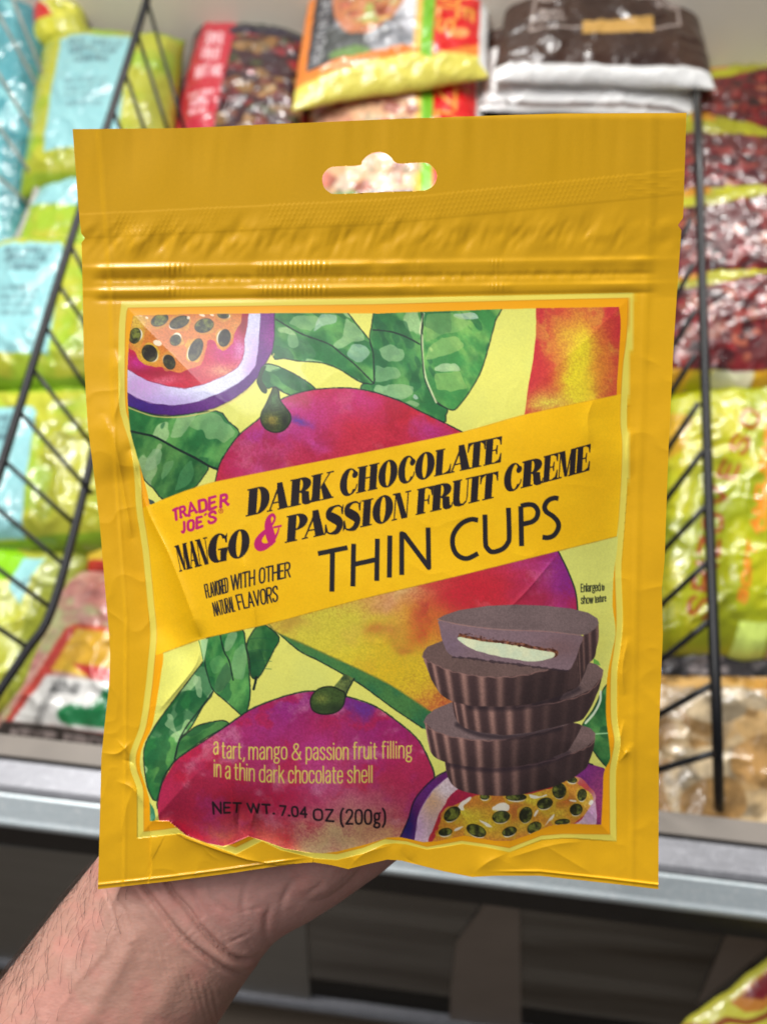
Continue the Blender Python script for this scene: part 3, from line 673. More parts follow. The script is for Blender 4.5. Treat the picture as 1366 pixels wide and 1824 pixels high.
for q in [(805, 1450, 16, 11, -38), (793, 1482, 12, 6.5, -8), (848, 1479.5, 18, 10, 22), (892, 1455, 15.5, 10.5, -8), (936, 1451.5, 11, 14, 20), (907, 1481, 13, 7.5, -18), (951, 1474, 13, 9, -30), (995.6, 1408.5, 12, 13.5, 0), (970, 1431, 14, 9.5, -14), (1025.6, 1442, 11, 10, -20), (1036, 1416, 8, 10.5, 12), (919, 1420, 18, 6, 0), (863, 1419, 8, 5, 0), (1001, 1464, 13, 5, -6), (1018, 1389, 9, 5, 10)]:
    seed(*q, hal=C(210, 180, 50), hx=.1, hy=3.4)

# --- stack of chocolate cups
z = zm(740, 1060, 3.903)
DK, RG = C(68, 48, 48), C(160, 120, 108)


def flutes(cx, rx, y0, y1, taper, n, ph=0., lite=1.0, sag=0.):
    def f(X, Y):
        v = np.clip((Y - y0) / (y1 - y0), 0, 1)
        u = (X - cx) / (rx * (1 - taper * v))
        th = np.arcsin(np.clip(u, -.999, .999))
        k = .5 + .5 * np.cos(th * n + ph + .25 * np.sin(th * 3))
        k = k ** 2.2
        side = np.clip(.95 - .95 * sstep(-.35, .55, u), .12, 1) * lite
        g = (fbm(X, Y, 1.6, 1, 3) - .5) * .16
        c = DK * (.9 + .35 * (side - .3))[..., None] + (RG - DK) * (k * side)[..., None]
        c = c * (1 + .25 * (1 - v) - .18)[..., None]
        return np.clip(c * (1 + g)[..., None], 0, 1)
    return f


def topc(c):
    def f(X, Y):
        g = (fbm(X, Y, 1.5, 1, 8) - .5) * .2 + (fbm(X, Y, 40, 2, 2) - .5) * .12
        dots = .05 * np.sin((X + Y) * 1.9) * np.sin((X - Y) * 1.9)
        return np.clip(c * (1 + g + dots)[..., None], 0, 1)
    return f


def rim(P, n, seed=0, amp=.9):
    P = spline(P, 10)
    k = np.arange(len(P))
    return P + np.stack([0 * k, amp * np.sin(k * n)], -1)


def cup(top, side, fl, rimpts, tc=C(114, 91, 88)):
    sh.fill(side, fl, rough=.6)
    if top: sh.fill(top, topc(tc), smooth=False)
    sh.line(rim(rimpts, .9), 1.8, C(150, 112, 104), a=.75, wob=.5)


S4 = z([(200, 1140), (215, 1250), (260, 1330), (330, 1365), (450, 1390), (600, 1397), (750, 1385), (950, 1335), (1100, 1270), (1190, 1200), (1240, 1060), (1247, 960), (1200, 920), (1100, 900), (600, 1000)])
cup(z([(1000, 905), (1150, 903), (1215, 925), (1247, 960), (1240, 1010), (1180, 1060), (1060, 1110), (980, 1140), (900, 1100)]), S4, flutes(923, 140, 1330, 1415, .1, 24, 1), z([(1245, 965), (1238, 1020), (1180, 1065), (1100, 1095), (900, 1160), (700, 1195)]))
S3 = z([(58, 870), (75, 960), (100, 1090), (130, 1130), (200, 1160), (350, 1190), (550, 1200), (720, 1190), (900, 1150), (1060, 1085), (1110, 1000), (1160, 900), (600, 800)])
sh.line(z([(240, 1180), (500, 1215), (720, 1200), (900, 1160), (1060, 1100)]), 9, C(40, 28, 36), smooth=True, a=.6, soft=3)
cup(z([(58, 875), (75, 840), (130, 795), (250, 745), (500, 730), (900, 760), (1160, 860), (1010, 915), (800, 970), (600, 1005), (450, 1010), (250, 985), (120, 940)]), S3, flutes(895, 140, 1300, 1365, .1, 25, 2), z([(58, 880), (80, 912), (120, 940), (250, 985), (450, 1010), (600, 1005), (800, 970), (1010, 915)]), C(120, 98, 97))
S2 = z([(250, 735), (262, 800), (280, 870), (330, 920), (430, 950), (620, 975), (800, 955), (1000, 910), (1160, 870), (1220, 780), (1280, 640), (1303, 520), (1250, 480), (1190, 465), (600, 600)])
sh.line(z([(290, 900), (430, 965), (620, 988), (800, 968), (1000, 925)]), 9, C(36, 26, 32), smooth=True, a=.65, soft=3)
cup(z([(1180, 462), (1255, 480), (1303, 520), (1290, 570), (1220, 655), (1100, 710), (1000, 730), (1100, 560)]), S2, flutes(940, 138, 1235, 1310, .1, 24, 0), z([(1303, 525), (1290, 575), (1220, 660), (1100, 715), (900, 760), (700, 775)]))
sh.line(z([(380, 778), (600, 785), (780, 770), (1000, 715), (1130, 655)]), 10, C(36, 26, 32), smooth=True, a=.6, soft=3.5)
S1 = z([(48, 425), (60, 460), (110, 590), (170, 690), (250, 740), (380, 770), (600, 777), (780, 760), (1000, 700), (1130, 640), (1175, 540), (1200, 470), (600, 400)])
cup(z([(48, 430), (52, 400), (80, 360), (185, 318), (600, 300), (1100, 420), (1000, 500), (920, 518), (760, 555), (600, 570), (450, 565), (300, 540), (200, 510), (110, 470)]), S1, flutes(898, 148, 1165, 1258, .14, 25, 1.4), z([(48, 425), (70, 455), (110, 472), (200, 512), (300, 542), (450, 566), (600, 571), (760, 556), (920, 518)]), C(108, 84, 79))
sh.fill(z([(1160, 280), (1270, 185), (1272, 300), (1242, 440), (1192, 480), (1130, 640), (1050, 665), (1075, 500), (1110, 440)]), flutes(1080, 56, 1105, 1225, .1, 22, .5, .6), rough=1)
sh.fill(z([(155, 165), (200, 140), (300, 105), (500, 75), (700, 66), (900, 74), (1080, 93), (1200, 123), (1262, 162), (1272, 195), (1250, 232), (1190, 272), (1140, 278), (900, 252), (600, 240), (350, 212), (200, 182)]), topc(C(117, 97, 96)))
CUT = z([(153, 168), (200, 182), (350, 212), (600, 240), (900, 252), (1140, 278), (1168, 282), (1110, 450), (1078, 520), (1050, 526), (900, 505), (700, 480), (530, 460), (400, 440), (260, 430), (212, 390), (185, 310), (170, 240)])
sh.fill(CUT, blobs(C(130, 105, 111), [(1000, 1150, 40, 20, C(124, 92, 92), .7), (800, 1150, 30, 26, C(118, 96, 112), .7)], 14, 2, .1), rough=1.5)
sh.line(z([(155, 168), (200, 182), (350, 212), (600, 240), (900, 252), (1140, 278)]), 2, C(156, 122, 116), smooth=True, a=.8, wob=.8)
sh.line(z([(260, 432), (400, 442), (530, 462), (700, 482), (900, 508), (1060, 528)]), 3.4, C(52, 38, 44), smooth=True, a=.7, wob=2)
sh.fill(z([(275, 285), (305, 262), (450, 300), (640, 320), (800, 350), (960, 380), (1000, 395), (985, 430), (900, 455), (700, 440), (450, 385), (330, 340)]), wash(C(84, 46, 34), C(150, 90, 54), 6, 2, gran=.3), rough=4)
sh.fill(z([(276, 292), (310, 288), (450, 318), (640, 340), (800, 372), (960, 398), (980, 405), (965, 432), (890, 456), (790, 462), (600, 432), (450, 397), (340, 350)]), wash(C(222, 224, 184), C(208, 218, 184), 20, 4, gran=.05), rough=1.5)
for i in range(60):
    t = random.Random(i).random(); q = random.Random(i + 99).random()
    x = 300 + 680 * t; y = 268 + 115 * t + 26 * (q - .5)
    sh.ell(*z([(x, y)])[0], 1 + 2.2 * q, .8 + 1.3 * q, 0, C(70, 36, 26) if i % 3 else C(140, 96, 90), .8)

# --- band with the words
BT = [(262, 902), (285, 892), (331, 874), (384, 858), (496, 835.6), (640, 808), (824, 769.6), (932, 739), (1097.7, 703.6), (1125, 697)]
BB = [(1125, 948), (1100, 955), (992, 982), (824, 1024), (640, 1068), (479, 1111.6), (359, 1138), (291, 1163), (262, 1172)]
sl, m = sh.mask(inner); sh.clip = np.zeros(sh.A.shape[:2]); sh.clip[sl] = m
sh.fill([(230, 915)] + BT + [(1140, 690), (1140, 940)] + BB + [(240, 1185)], wash(C(243, 190, 14), C(240, 184, 10), 90, 4, gran=.02))
sh.line(spline(BT[1:-1], 4), 1.5, C(214, 150, 30), a=.5); sh.line(BB[1:-1], 1.8, C(160, 120, 30), a=.5, wob=.8)

sh.clip = None
z1 = lambda x: 290 + x / 4.269
z2 = lambda x: 590 + x / 4.269
z3 = lambda x: 770 + x / 4.553
b_dark = lambda x: 920 - .217 * (x - 440)
for ch, a, b in zip('DARK', (640, 800, 966, 1128), (812, 955, 1134, 1294)): fat(sh, ch, z1(a), z1(b), b_dark, 48, BLK)
b_cho = lambda x: 878.5 - .2165 * (x - 637)
for ch, a, b in zip('CHOCOLATE', (68, 197, 360, 510, 638, 788, 900, 1036, 1164), (200, 357, 502, 636, 784, 908, 1056, 1168, 1292)): fat(sh, ch, z2(a), z2(b), b_cho, 46, BLK)
b_man = lambda x: 1018 - .30 * (x - 323) + .0006 * (x - 323) ** 2
for ch, a, b, l in zip('MANGO', (110, 196, 262, 347, 500), (198, 264, 346, 497, 660), (-9, -7, -6, 1, 3)): fat(sh, ch, z1(a), z1(b), b_man, 49, BLK, l)
fat(sh, '&', z1(716), z1(886), lambda x: 976 - .2 * (x - 460), 54, MAG, 6)
b_pas = lambda x: 967 - .208 * (x - 510)
for ch, a, b in zip('PASSION', (z1(938), z1(1066), z1(1232), z2(92), z2(228), z2(316), z2(466)), (z1(1098), z1(1232), z2(97), z2(228), z2(312), z2(468), z2(598))): fat(sh, ch, a, b, b_pas, 47.5, BLK)
b_fru = lambda x: 917.5 - .222 * (x - 742)
for ch, a, b in zip('FRUIT', (648, 760, 918, 1050, 1130), (768, 918, 1052, 1130, 1262)): fat(sh, ch, z2(a), z2(b), b_fru, 46, BLK)
b_cre = lambda x: 874 - .245 * (x - 912) - .00012 * (x - 912) ** 2
for ch, a, b in zip('CREME', (582, 724, 896, 1014, 1164), (722, 894, 1014, 1166, 1276)): fat(sh, ch, z3(a), z3(b), b_cre, 47, BLK)
# thin capitals
z = zm(560, 870, 3.036); TH = 8.6; CK = C(34, 30, 34)
def ln(p, sm=False): sh.line(z(p), TH, CK, smooth=sm, butt=True)
ln([(20, 353), (179, 320)]); ln([(98, 340), (95, 558)]); ln([(212, 300), (208, 530)]); ln([(340, 272), (337, 500)]); ln([(210, 412), (338, 384)])
ln([(408, 255), (405, 482)]); ln([(472, 468), (472, 245), (485, 250), (618, 428), (614, 212)])
ln([(884, 172), (845, 168), (795, 190), (755, 240), (746, 295), (760, 345), (790, 372), (830, 378), (884, 352)], True)
ln([(921, 142), (924, 290), (933, 322), (955, 342), (985, 340), (1020, 325), (1044, 296), (1052, 260), (1048, 105)], True)
ln([(1119, 312), (1115, 96)]); ln([(1115, 96), (1150, 87), (1185, 92), (1206, 120), (1202, 155), (1180, 178), (1150, 188), (1118, 194)], True)
ln([(1318, 55), (1295, 52), (1262, 66), (1244, 96), (1252, 125), (1290, 152), (1316, 184), (1316, 220), (1292, 255), (1262, 266), (1232, 264)], True)
# condensed line
DKB = C(34, 30, 38)
z = zm(340, 980, 4.269)
def qd(sh_, txt, tl, tr, bl, br, wd, col, gap=.16, zz=None):
    a = (zz or z)([tl, tr, bl, br]); write(sh_, txt, a[0], a[1], a[2], a[3], wd, col, gap)
qd(sh, 'FLAVORED', (105, 265), (277, 210), (122, 362), (285, 318), 2.3, DKB, .14)
qd(sh, 'WITH', (308, 195), (484, 152), (312, 304), (484, 262), 2.9, DKB, .16)
qd(sh, 'OTHER', (524, 140), (752, 92), (524, 252), (754, 202), 2.9, DKB, .16)
qd(sh, 'NATURAL', (166, 402), (322, 352), (184, 500), (338, 462), 2.1, DKB, .14)
qd(sh, 'FLAVORS', (344, 345), (658, 272), (370, 450), (658, 386), 2.8, DKB, .16)
# shop name, bold with splayed ends
z = zm(290, 770, 4.269)
def bold(ch, a, b, c, d, wd=5.2):
    wd = wd * .86
    q = z([a, b, c, d]); write(sh, ch, q[0], q[1], q[2], q[3], wd, MAG)
    for p in (q[2], q[3]):
        if ch in 'TRAE' and not (ch in 'T'): sh.ell(p[0], p[1] - .6, 3.4, 2, -14, MAG)
bold('T', (82, 592), (112, 578), (98, 668), (112, 660), 5.6); bold('R', (132, 572), (166, 560), (140, 648), (180, 634)); bold('A', (196, 544), (232, 528), (200, 636), (258, 610), 5)
bold('D', (276, 522), (326, 508), (284, 606), (336, 590), 6); bold('E', (356, 500), (400, 488), (356, 590), (402, 570), 5.6); bold('R', (444, 482), (486, 470), (442, 568), (496, 550), 6)
bold('J', (142, 690), (164, 684), (150, 762), (166, 758), 5.4); bold('O', (192, 676), (236, 664), (194, 748), (236, 742), 5.6); bold('E', (260, 650), (296, 642), (262, 730), (298, 716), 5.4); bold('S', (354, 612), (404, 598), (350, 694), (402, 682), 5.6); bold("'", (322, 622), (330, 620), (322, 648), (330, 646), 4.2)
sh.line(EL(*z([(443, 598)])[0], 3.9, 3.9, 0, 360, 20), 1, C(176, 60, 60), closed=True); qd(sh, 'R', (438, 590), (449, 588), (438, 606), (450, 605), .9, C(176, 60, 60))
# small print
z = zm(1010, 1020, 13.66)
for t, a in (('Enlarged', ((330, 280), (790, 262), (330, 470), (800, 440))), ('to', ((836, 290), (898, 285), (838, 436), (892, 428))), ('show', ((335, 575), (625, 570), (335, 758), (622, 742))), ('texture', ((668, 570), (940, 540), (672, 736), (938, 696)))):
    qd(sh, t, *a, 1.45 if t in ('Enlarged', 'show') else 1.15, C(26, 30, 24), .15)
z = zm(370, 1300, 3.595); PT = C(218, 202, 92)
for t, x0, x1, yb in (('a', 40, 68, 156), ('tart,', 94, 236, 180), ('mango', 266, 506, 189), ('&', 542, 596, 192), ('passion', 632, 898, 191), ('fruit', 934, 1080, 186), ('filling', 1116, 1304, 181)):
    qd(sh, t, (x0, yb - 102), (x1, yb - 100 - (2 if t != 'tart,' else -6)), (x0, yb), (x1, yb - (2 if t != 'tart,' else -6)), 2.5, PT, .17)
for t, x0, x1, y0, y1 in (('in', 44, 84, 298, 302), ('a', 116, 144, 310, 312), ('thin', 174, 298, 318, 328), ('dark', 334, 488, 332, 338), ('chocolate', 520, 862, 339, 340), ('shell', 897, 1052, 338, 336)):
    qd(sh, t, (x0, y0 - 102), (x1, y1 - 102), (x0, y0), (x1, y1), 2.5, PT, .17)
NK = C(30, 18, 26)
for t, a in (('NET', ((34, 464), (214, 470), (40, 538), (208, 524))), ('WT.', ((254, 472), (424, 482), (262, 528), (428, 538))), ('7.04', ((464, 487), (632, 497), (468, 546), (634, 560))), ('OZ', ((680, 508), (802, 512), (680, 576), (806, 586))), ('(200g)', ((852, 512), (1136, 512), (852, 602), (1136, 604)))):
    qd(sh, t, *a, 3.5, NK, .2)
sh.A *= (1 + .03 * (fbm(sh.X, sh.Y, 1.7, 1, 6) - .5) * (clip * .8 + .2))[..., None]
sh.A = np.clip(sh.A, 0, 1)
# ------------------------------------------------------------------ materials
def new_mat(name):
    m = bpy.data.materials.new(name); m.use_nodes = True
    nt = m.node_tree
    return m, nt, nt.nodes['Principled BSDF']


def nd(nt, t, **kw):
    n = nt.nodes.new(t)
    for k, v in kw.items():
        if k.startswith('i_'): n.inputs[k[2:].replace('_', ' ')].default_value = v
        else: setattr(n, k, v)
    return n


def mat(name, col, rough=.5, metal=0., noise=None, bump=None, spec=.5, coat=0., stretch=(1, 1, 1)):
    """plain surface with procedural variation: noise=(scale, amount), bump=(scale, strength, distance)"""
    m, nt, b = new_mat(name)
    c = lin(np.array(col) / 255)
    b.inputs['Roughness'].default_value = rough; b.inputs['Metallic'].default_value = metal
    b.inputs['Specular IOR Level'].default_value = spec; b.inputs['Coat Weight'].default_value = coat
    b.inputs['Coat Roughness'].default_value = .08
    tc = nd(nt, 'ShaderNodeTexCoord'); mp = nd(nt, 'ShaderNodeMapping'); mp.inputs['Scale'].default_value = stretch
    nt.links.new(tc.outputs['Object'], mp.inputs['Vector'])
    sc, am = noise or (40, .08)
    n = nd(nt, 'ShaderNodeTexNoise'); n.inputs['Scale'].default_value = sc; n.inputs['Detail'].default_value = 6
    nt.links.new(mp.outputs[0], n.inputs['Vector'])
    r = nd(nt, 'ShaderNodeValToRGB')
    r.color_ramp.elements[0].position = .25; r.color_ramp.elements[1].position = .75
    r.color_ramp.elements[0].color = (*(c * (1 - am)), 1); r.color_ramp.elements[1].color = (*np.clip(c * (1 + am), 0, 1), 1)
    nt.links.new(n.outputs['Fac'], r.inputs[0]); nt.links.new(r.outputs[0], b.inputs['Base Color'])
    if bump:
        n2 = nd(nt, 'ShaderNodeTexNoise'); n2.inputs['Scale'].default_value = bump[0]; n2.inputs['Detail'].default_value = 4
        nt.links.new(mp.outputs[0], n2.inputs['Vector'])
        bp = nd(nt, 'ShaderNodeBump'); bp.inputs['Strength'].default_value = bump[1]; bp.inputs['Distance'].default_value = bump[2]
        nt.links.new(n2.outputs['Fac'], bp.inputs['Height']); nt.links.new(bp.outputs[0], b.inputs['Normal'])
    return m


def film(name, rough=.35, spec=.5, coat=0., bump=(300, .15, .0004), coat_rough=.1):
    """printed plastic film: ink laid on the sheet, sheen and tiny crinkles from nodes"""
    m, nt, b = new_mat(name)
    a = nd(nt, 'ShaderNodeAttribute', attribute_name='print')
    nt.links.new(a.outputs['Color'], b.inputs['Base Color'])
    b.inputs['Specular IOR Level'].default_value = spec
    b.inputs['Coat Weight'].default_value = coat; b.inputs['Coat Roughness'].default_value = coat_rough
    tc = nd(nt, 'ShaderNodeTexCoord')
    n = nd(nt, 'ShaderNodeTexNoise'); n.inputs['Scale'].default_value = bump[0]; n.inputs['Detail'].default_value = 5
    nt.links.new(tc.outputs['Object'], n.inputs['Vector'])
    bp = nd(nt, 'ShaderNodeBump'); bp.inputs['Strength'].default_value = bump[1]; bp.inputs['Distance'].default_value = bump[2]
    nt.links.new(n.outputs['Fac'], bp.inputs['Height']); nt.links.new(bp.outputs[0], b.inputs['Normal'])
    n2 = nd(nt, 'ShaderNodeTexNoise'); n2.inputs['Scale'].default_value = 60; n2.inputs['Detail'].default_value = 3
    nt.links.new(tc.outputs['Object'], n2.inputs['Vector'])
    mr = nd(nt, 'ShaderNodeMapRange'); mr.inputs['To Min'].default_value = rough * .8; mr.inputs['To Max'].default_value = rough * 1.25
    nt.links.new(n2.outputs['Fac'], mr.inputs['Value']); nt.links.new(mr.outputs[0], b.inputs['Roughness'])
    return m


POUCH = film('pouch_film', .40, .34, .3, (900, .05, .0002), .14)

# ------------------------------------------------------------------ the pouch
LEFT = [(130, 180), (130, 230), (142, 390), (145.5, 416), (152.5, 424), (146, 432), (148, 520), (150, 640), (157, 760), (170, 860), (178, 930), (187, 1040), (195, 1130), (197, 1170), (195, 1220), (187, 1290), (181, 1350), (180, 1400), (175, 1584), (175, 1620)]
RIGHT = [(1222.5, 180), (1222, 202), (1216, 388), (1206.5, 401), (1213, 410), (1208, 480), (1200, 600), (1190, 800), (1183, 1000), (1178, 1050), (1180, 1130), (1173, 1300), (1172, 1584), (1172, 1620)]
TOP = [(100, 230), (130, 230), (250, 229), (330, 228), (400, 225), (460, 222), (560, 218), (700, 212), (900, 205), (1000, 202), (1222, 201), (1260, 201)]
BOT = [(150, 1586), (175, 1584), (300, 1570), (400, 1557), (480, 1545), (540, 1537), (560, 1536), (590, 1541), (620, 1548), (660, 1538), (690, 1531), (715, 1533), (790, 1552), (840, 1562), (885, 1560), (960, 1560), (1080, 1573), (1172, 1584), (1200, 1586)]
fL = lambda y: np.interp(y, [p[1] for p in LEFT], [p[0] for p in LEFT])
fR = lambda y: np.interp(y, [p[1] for p in RIGHT], [p[0] for p in RIGHT])
fT = lambda x: np.interp(x, [p[0] for p in TOP], [p[1] for p in TOP])
fB = lambda x: np.interp(x, [p[0] for p in BOT], [p[1] for p in BOT])
depth0 = lambda y: .238 + .024 * (y - 215) / 1365


def crease(X, Y, pts, amp, wd, smooth=True):
    P = spline(pts, 5) if smooth else np.array(pts, float)
    d, _ = dist_poly(X, Y, P)
    e = np.minimum(np.hypot(X - P[0, 0], Y - P[0, 1]), np.hypot(X - P[-1, 0], Y - P[-1, 1]))
    return amp * np.exp(-np.abs(d) / wd) * sstep(0, 45, e + 8)


def fold(X, Y, pts, amp, reach):
    """one flap of film lying over the next: raised on the left-hand side of the line"""
    d, s = dist_poly(X, Y, pts)
    e = np.minimum(np.hypot(X - pts[0][0], Y - pts[0][1]), np.hypot(X - pts[-1][0], Y - pts[-1][1]))
    return np.where((s > 0) & (e > d + 1e-6), amp * np.exp(-d / reach) * sstep(0, 60, e), 0)


def relief(X, Y):
    """height of the film towards the viewer in millimetres"""
    d = np.full(X.shape, 1e9)
    edge = Lo[::2] + B_OUT[1:] + Ro[::-1][::2] + To[::-1]
    d, s = dist_poly(X, Y, edge, True)
    sl_in = (X > np.interp(Y, [p[1] for p in L_OUT], [p[0] for p in L_OUT])) & (X < np.interp(Y, [p[1] for p in R_OUT], [p[0] for p in R_OUT])) & (Y > np.interp(X, [p[0] for p in To], [p[1] for p in To])) & (Y < np.interp(X, [p[0] for p in B_OUT], [p[1] for p in B_OUT]))
    d = np.where(sl_in, d, 0)
    topd = np.clip((Y - 540) / 260, 0, 1)
    H = 6.5 * (1 - np.exp(-(d / 85) ** 1.7)) * (.30 + .70 * sstep(0, 1, topd)) * np.where(sl_in, 1, 0)
    H += 2.0 * np.exp(-((X - 640) / 330) ** 2 - ((Y - 1180) / 260) ** 2) * sstep(0, 60, d)
    # header bends away from the viewer
    k = np.clip((530 - Y) / 320, 0, 1)
    H += 7.5 * k ** 1.15
    # soft flutes of the header, puckers over the zip
    hz = sstep(380, 250, Y)
    H += hz * .7 * (fbm(X, Y * .16, 62, 3, 1) - .5) + hz * .10 * (fbm(X + .1 * Y, Y * .12, 30, 2, 4) - .5)
    yA = np.interp(X, [150, 1200], [478, 462]); yB = np.interp(X, [150, 1200], [519, 505])
    pk = np.exp(-((Y - yA + 48) / 30) ** 2)
    H += pk * 1.5 * (fbm(X + .35 * Y, Y * .55, 42, 3, 9) - .48)
    inner_ = sstep(160, 190, X) * sstep(1175, 1140, X)
    for yy, a, sg in ((yA, .64, 5.4), (yB, .56, 5.2)):
        c = .88 + .12 * np.sin(X * .72 + 9 * fbm(X, X * 0, 40, 2, 3)) * sstep(.46, .6, fbm(X, X * 0 + 3, 70, 2, 8))
        H += a * (.35 + .9 * sstep(.35, .62, fbm(X, X * 0 + yy.mean(), 120, 3, 7))) * np.exp(-((Y - yy) / np.where(Y < yy, sg, sg * 2.1)) ** 2) * (inner_ * c + (1 - inner_) * .2)
    ym = np.interp(X, [150, 1200], [498, 487])
    H += -.25 * np.exp(-((Y - ym) / 6) ** 2) * inner_ + .34 * inner_ * np.exp(-((Y - ym - 1) / 8) ** 2) * (fbm(X, Y * .3, 11, 2, 6) - .5)
    H += -.22 * np.exp(-((Y - yB - 16) / 5) ** 2) * inner_
    # embossed seal rows
    y0 = np.interp(X, [150, 680, 1210], [381, 356, 303])
    for r in range(5):
        q = np.exp(-((Y - y0 - 9 * r) / 2.1) ** 2)
        H += q * .03 * (.35 + np.cos(X * 2 * math.pi / 8.6 + r * math.pi)) * sstep(.35, .6, fbm(X, Y, 80, 2, 5) + .08)
    H += .05 * sstep(-2, 3, Y - y0) * sstep(46, 40, Y - y0)
    # side seals: a step and a fine press line
    xl = np.interp(Y, [230, 520, 800, 1100, 1584], [178, 200, 205, 226, 222]); xr = np.interp(Y, [200, 520, 900, 1300, 1584], [1166, 1152, 1136, 1128, 1125])
    H += .18 * sstep(-6, 6, X - xl) * sstep(6, -6, X - xr)
    H += (.22 * np.exp(-((X - xl) / 3.5) ** 2) + .28 * np.exp(-((X - xr) / 4) ** 2)) * (.4 + .9 * fbm(X, Y, 70, 2, 2))
    # loose film: broad dents and small crinkles
    mar = np.where(sl_in, .55, 1.0)
    H += mar * sstep(530, 620, Y) * (1.5 * (fbm(X, Y, 170, 2, 12) - .5) + .16 * (fbm(X + 30, Y * .7, 48, 3, 2) - .5))
    rdg = 1 - np.abs(2 * fbm(X, Y, 110, 3, 6) - 1) * 3.2
    H += .16 * np.clip(rdg, 0, 1) ** 2 * sstep(560, 640, Y) * np.where(sl_in, .35, .9)
    # folds seen in the photograph
    H += crease(X, Y, [(232, 800), (262, 905), (300, 985), (330, 1060), (358, 1136)], 1.9, 13)
    H += -2.4 * np.exp(-(dist_poly(X, Y, [(225, 860), (262, 1010), (300, 1110), (330, 1150)])[0] / 38) ** 2)
    H += crease(X, Y, [(358, 1136), (352, 1175), (338, 1200), (305, 1240), (280, 1270)], 1.4, 10)
    H += crease(X, Y, [(182, 735), (205, 790), (222, 880), (236, 960)], .9, 12)
    H += crease(X, Y, [(205, 620), (215, 690), (200, 760)], .7, 14)
    H += crease(X, Y, [(430, 980), (448, 1060), (457, 1122)], .6, 9)
    H += crease(X, Y, [(205, 1315), (228, 1340), (236, 1352)], .8, 8) + crease(X, Y, [(214, 1352), (236, 1358), (246, 1372)], -.9, 6) + crease(X, Y, [(205, 1390), (236, 1404), (262, 1440)], .9, 8)
    H += crease(X, Y, [(178, 1340), (210, 1342), (238, 1318)], .6, 7) + crease(X, Y, [(240, 1400), (225, 1440), (215, 1500)], .5, 12)
    H += crease(X, Y, [(1062, 700), (1046, 745), (1052, 800)], .6, 14) + crease(X, Y, [(1128, 760), (1118, 800), (1124, 850)], .8, 8) + crease(X, Y, [(900, 1090), (940, 1050), (995, 985)], .35, 6)
    H += crease(X, Y, [(1100, 1360), (1116, 1340), (1128, 1322)], 1.2, 7) + crease(X, Y, [(1112, 1280), (1104, 1320), (1112, 1350)], .9, 7) + crease(X, Y, [(1120, 1130), (1108, 1190), (1112, 1240)], .8, 10)
    H += crease(X, Y, [(430, 1425), (425, 1470), (442, 1490)], -1.3, 10) + crease(X, Y, [(462, 1420), (452, 1452), (446, 1480)], 1.0, 8)
    # bottom: the filled part sags over the seal and the gusset folds under it
    H += fold(X, Y, [(268, 1463), (302, 1462), (332, 1487), (370, 1502), (400, 1508), (443, 1489), (507, 1511), (560, 1521)][::-1], 2.4, 60)
    H += fold(X, Y, [(300, 1478), (330, 1494), (400, 1520), (440, 1532), (492, 1541), (560, 1537)][::-1], -1.0, 26)
    H += crease(X, Y, [(322, 1490), (400, 1518), (470, 1540)], .9, 7) + crease(X, Y, [(350, 1490), (372, 1520), (398, 1536)], .5, 8)
    H += crease(X, Y, [(620, 1546), (650, 1520), (700, 1505)], .9, 16) + crease(X, Y, [(840, 1558), (870, 1535), (907, 1518)], 1.0, 16) + crease(X, Y, [(715, 1508), (725, 1530), (760, 1546)], -.7, 12) + crease(X, Y, [(960, 1500), (1010, 1530), (1060, 1560)], .5, 14) + crease(X, Y, [(900, 1530), (985, 1505), (1040, 1499)], .5, 10)
    H += .5 * np.exp(-((Y - fB(X) + 8) / 2.2) ** 2) * sstep(0, 30, Y - 1500) * np.maximum(sstep(560, 480, X), sstep(860, 960, X))
    return H


HOLE = [(574, 320), (577, 309), (587, 299), (601, 296.5), (640, 294.5), (645, 287), (655, 277), (668, 271.5), (682, 271.5), (695, 279), (702, 287.5), (713, 291.5), (750, 289.5), (765, 293), (775, 303), (778, 315), (773, 329), (764, 336), (750, 339.5), (680, 342), (600, 345.5), (586, 342), (577, 333)]
HOLE = spline(HOLE, 4, True)


def inside(X, Y, P):
    r = np.zeros(X.shape, bool); Q = np.roll(P, -1, 0)
    for (ax, ay), (bx, by) in zip(P, Q):
        if ay == by: continue
        r ^= ((ay > Y) != (by > Y)) & (X < ax + (Y - ay) * (bx - ax) / (by - ay))
    return r


def pouch_grid(step, marg, nt, nb):
    xc = np.arange(205, 1118, step)
    ys = np.arange(246, 1486, step)
    nl = max(4, int(marg)); k = np.linspace(0, 1, nl, endpoint=False)
    rows = []
    top = np.linspace(0, 1, nt, endpoint=False); bot = np.linspace(0, 1, nb + 1)[1:]
    yr = [('t', v) for v in top] + [('m', v) for v in ys] + [('b', v) for v in bot]
    XX, YY = [], []
    for kind, v in yr:
        yy = 246 if kind == 't' else (ys[-1] if kind == 'b' else v)
        for _ in range(3):
            x = np.concatenate([fL(yy) + (205 - fL(yy)) * k if np.ndim(yy) == 0 else fL(yy[:nl]) + (205 - fL(yy[:nl])) * k, xc,
                                (1118 + (fR(yy) - 1118) * (np.arange(nl) + 1) / nl) if np.ndim(yy) == 0 else 1118 + (fR(yy[-nl:]) - 1118) * (np.arange(nl) + 1) / nl])
            if kind == 't': yy = fT(x) + (246 - fT(x)) * v
            elif kind == 'b': yy = ys[-1] + (fB(x) - ys[-1]) * v
            else: break
        XX.append(x); YY.append(np.zeros_like(x) + yy)
    return np.array(XX), np.array(YY)


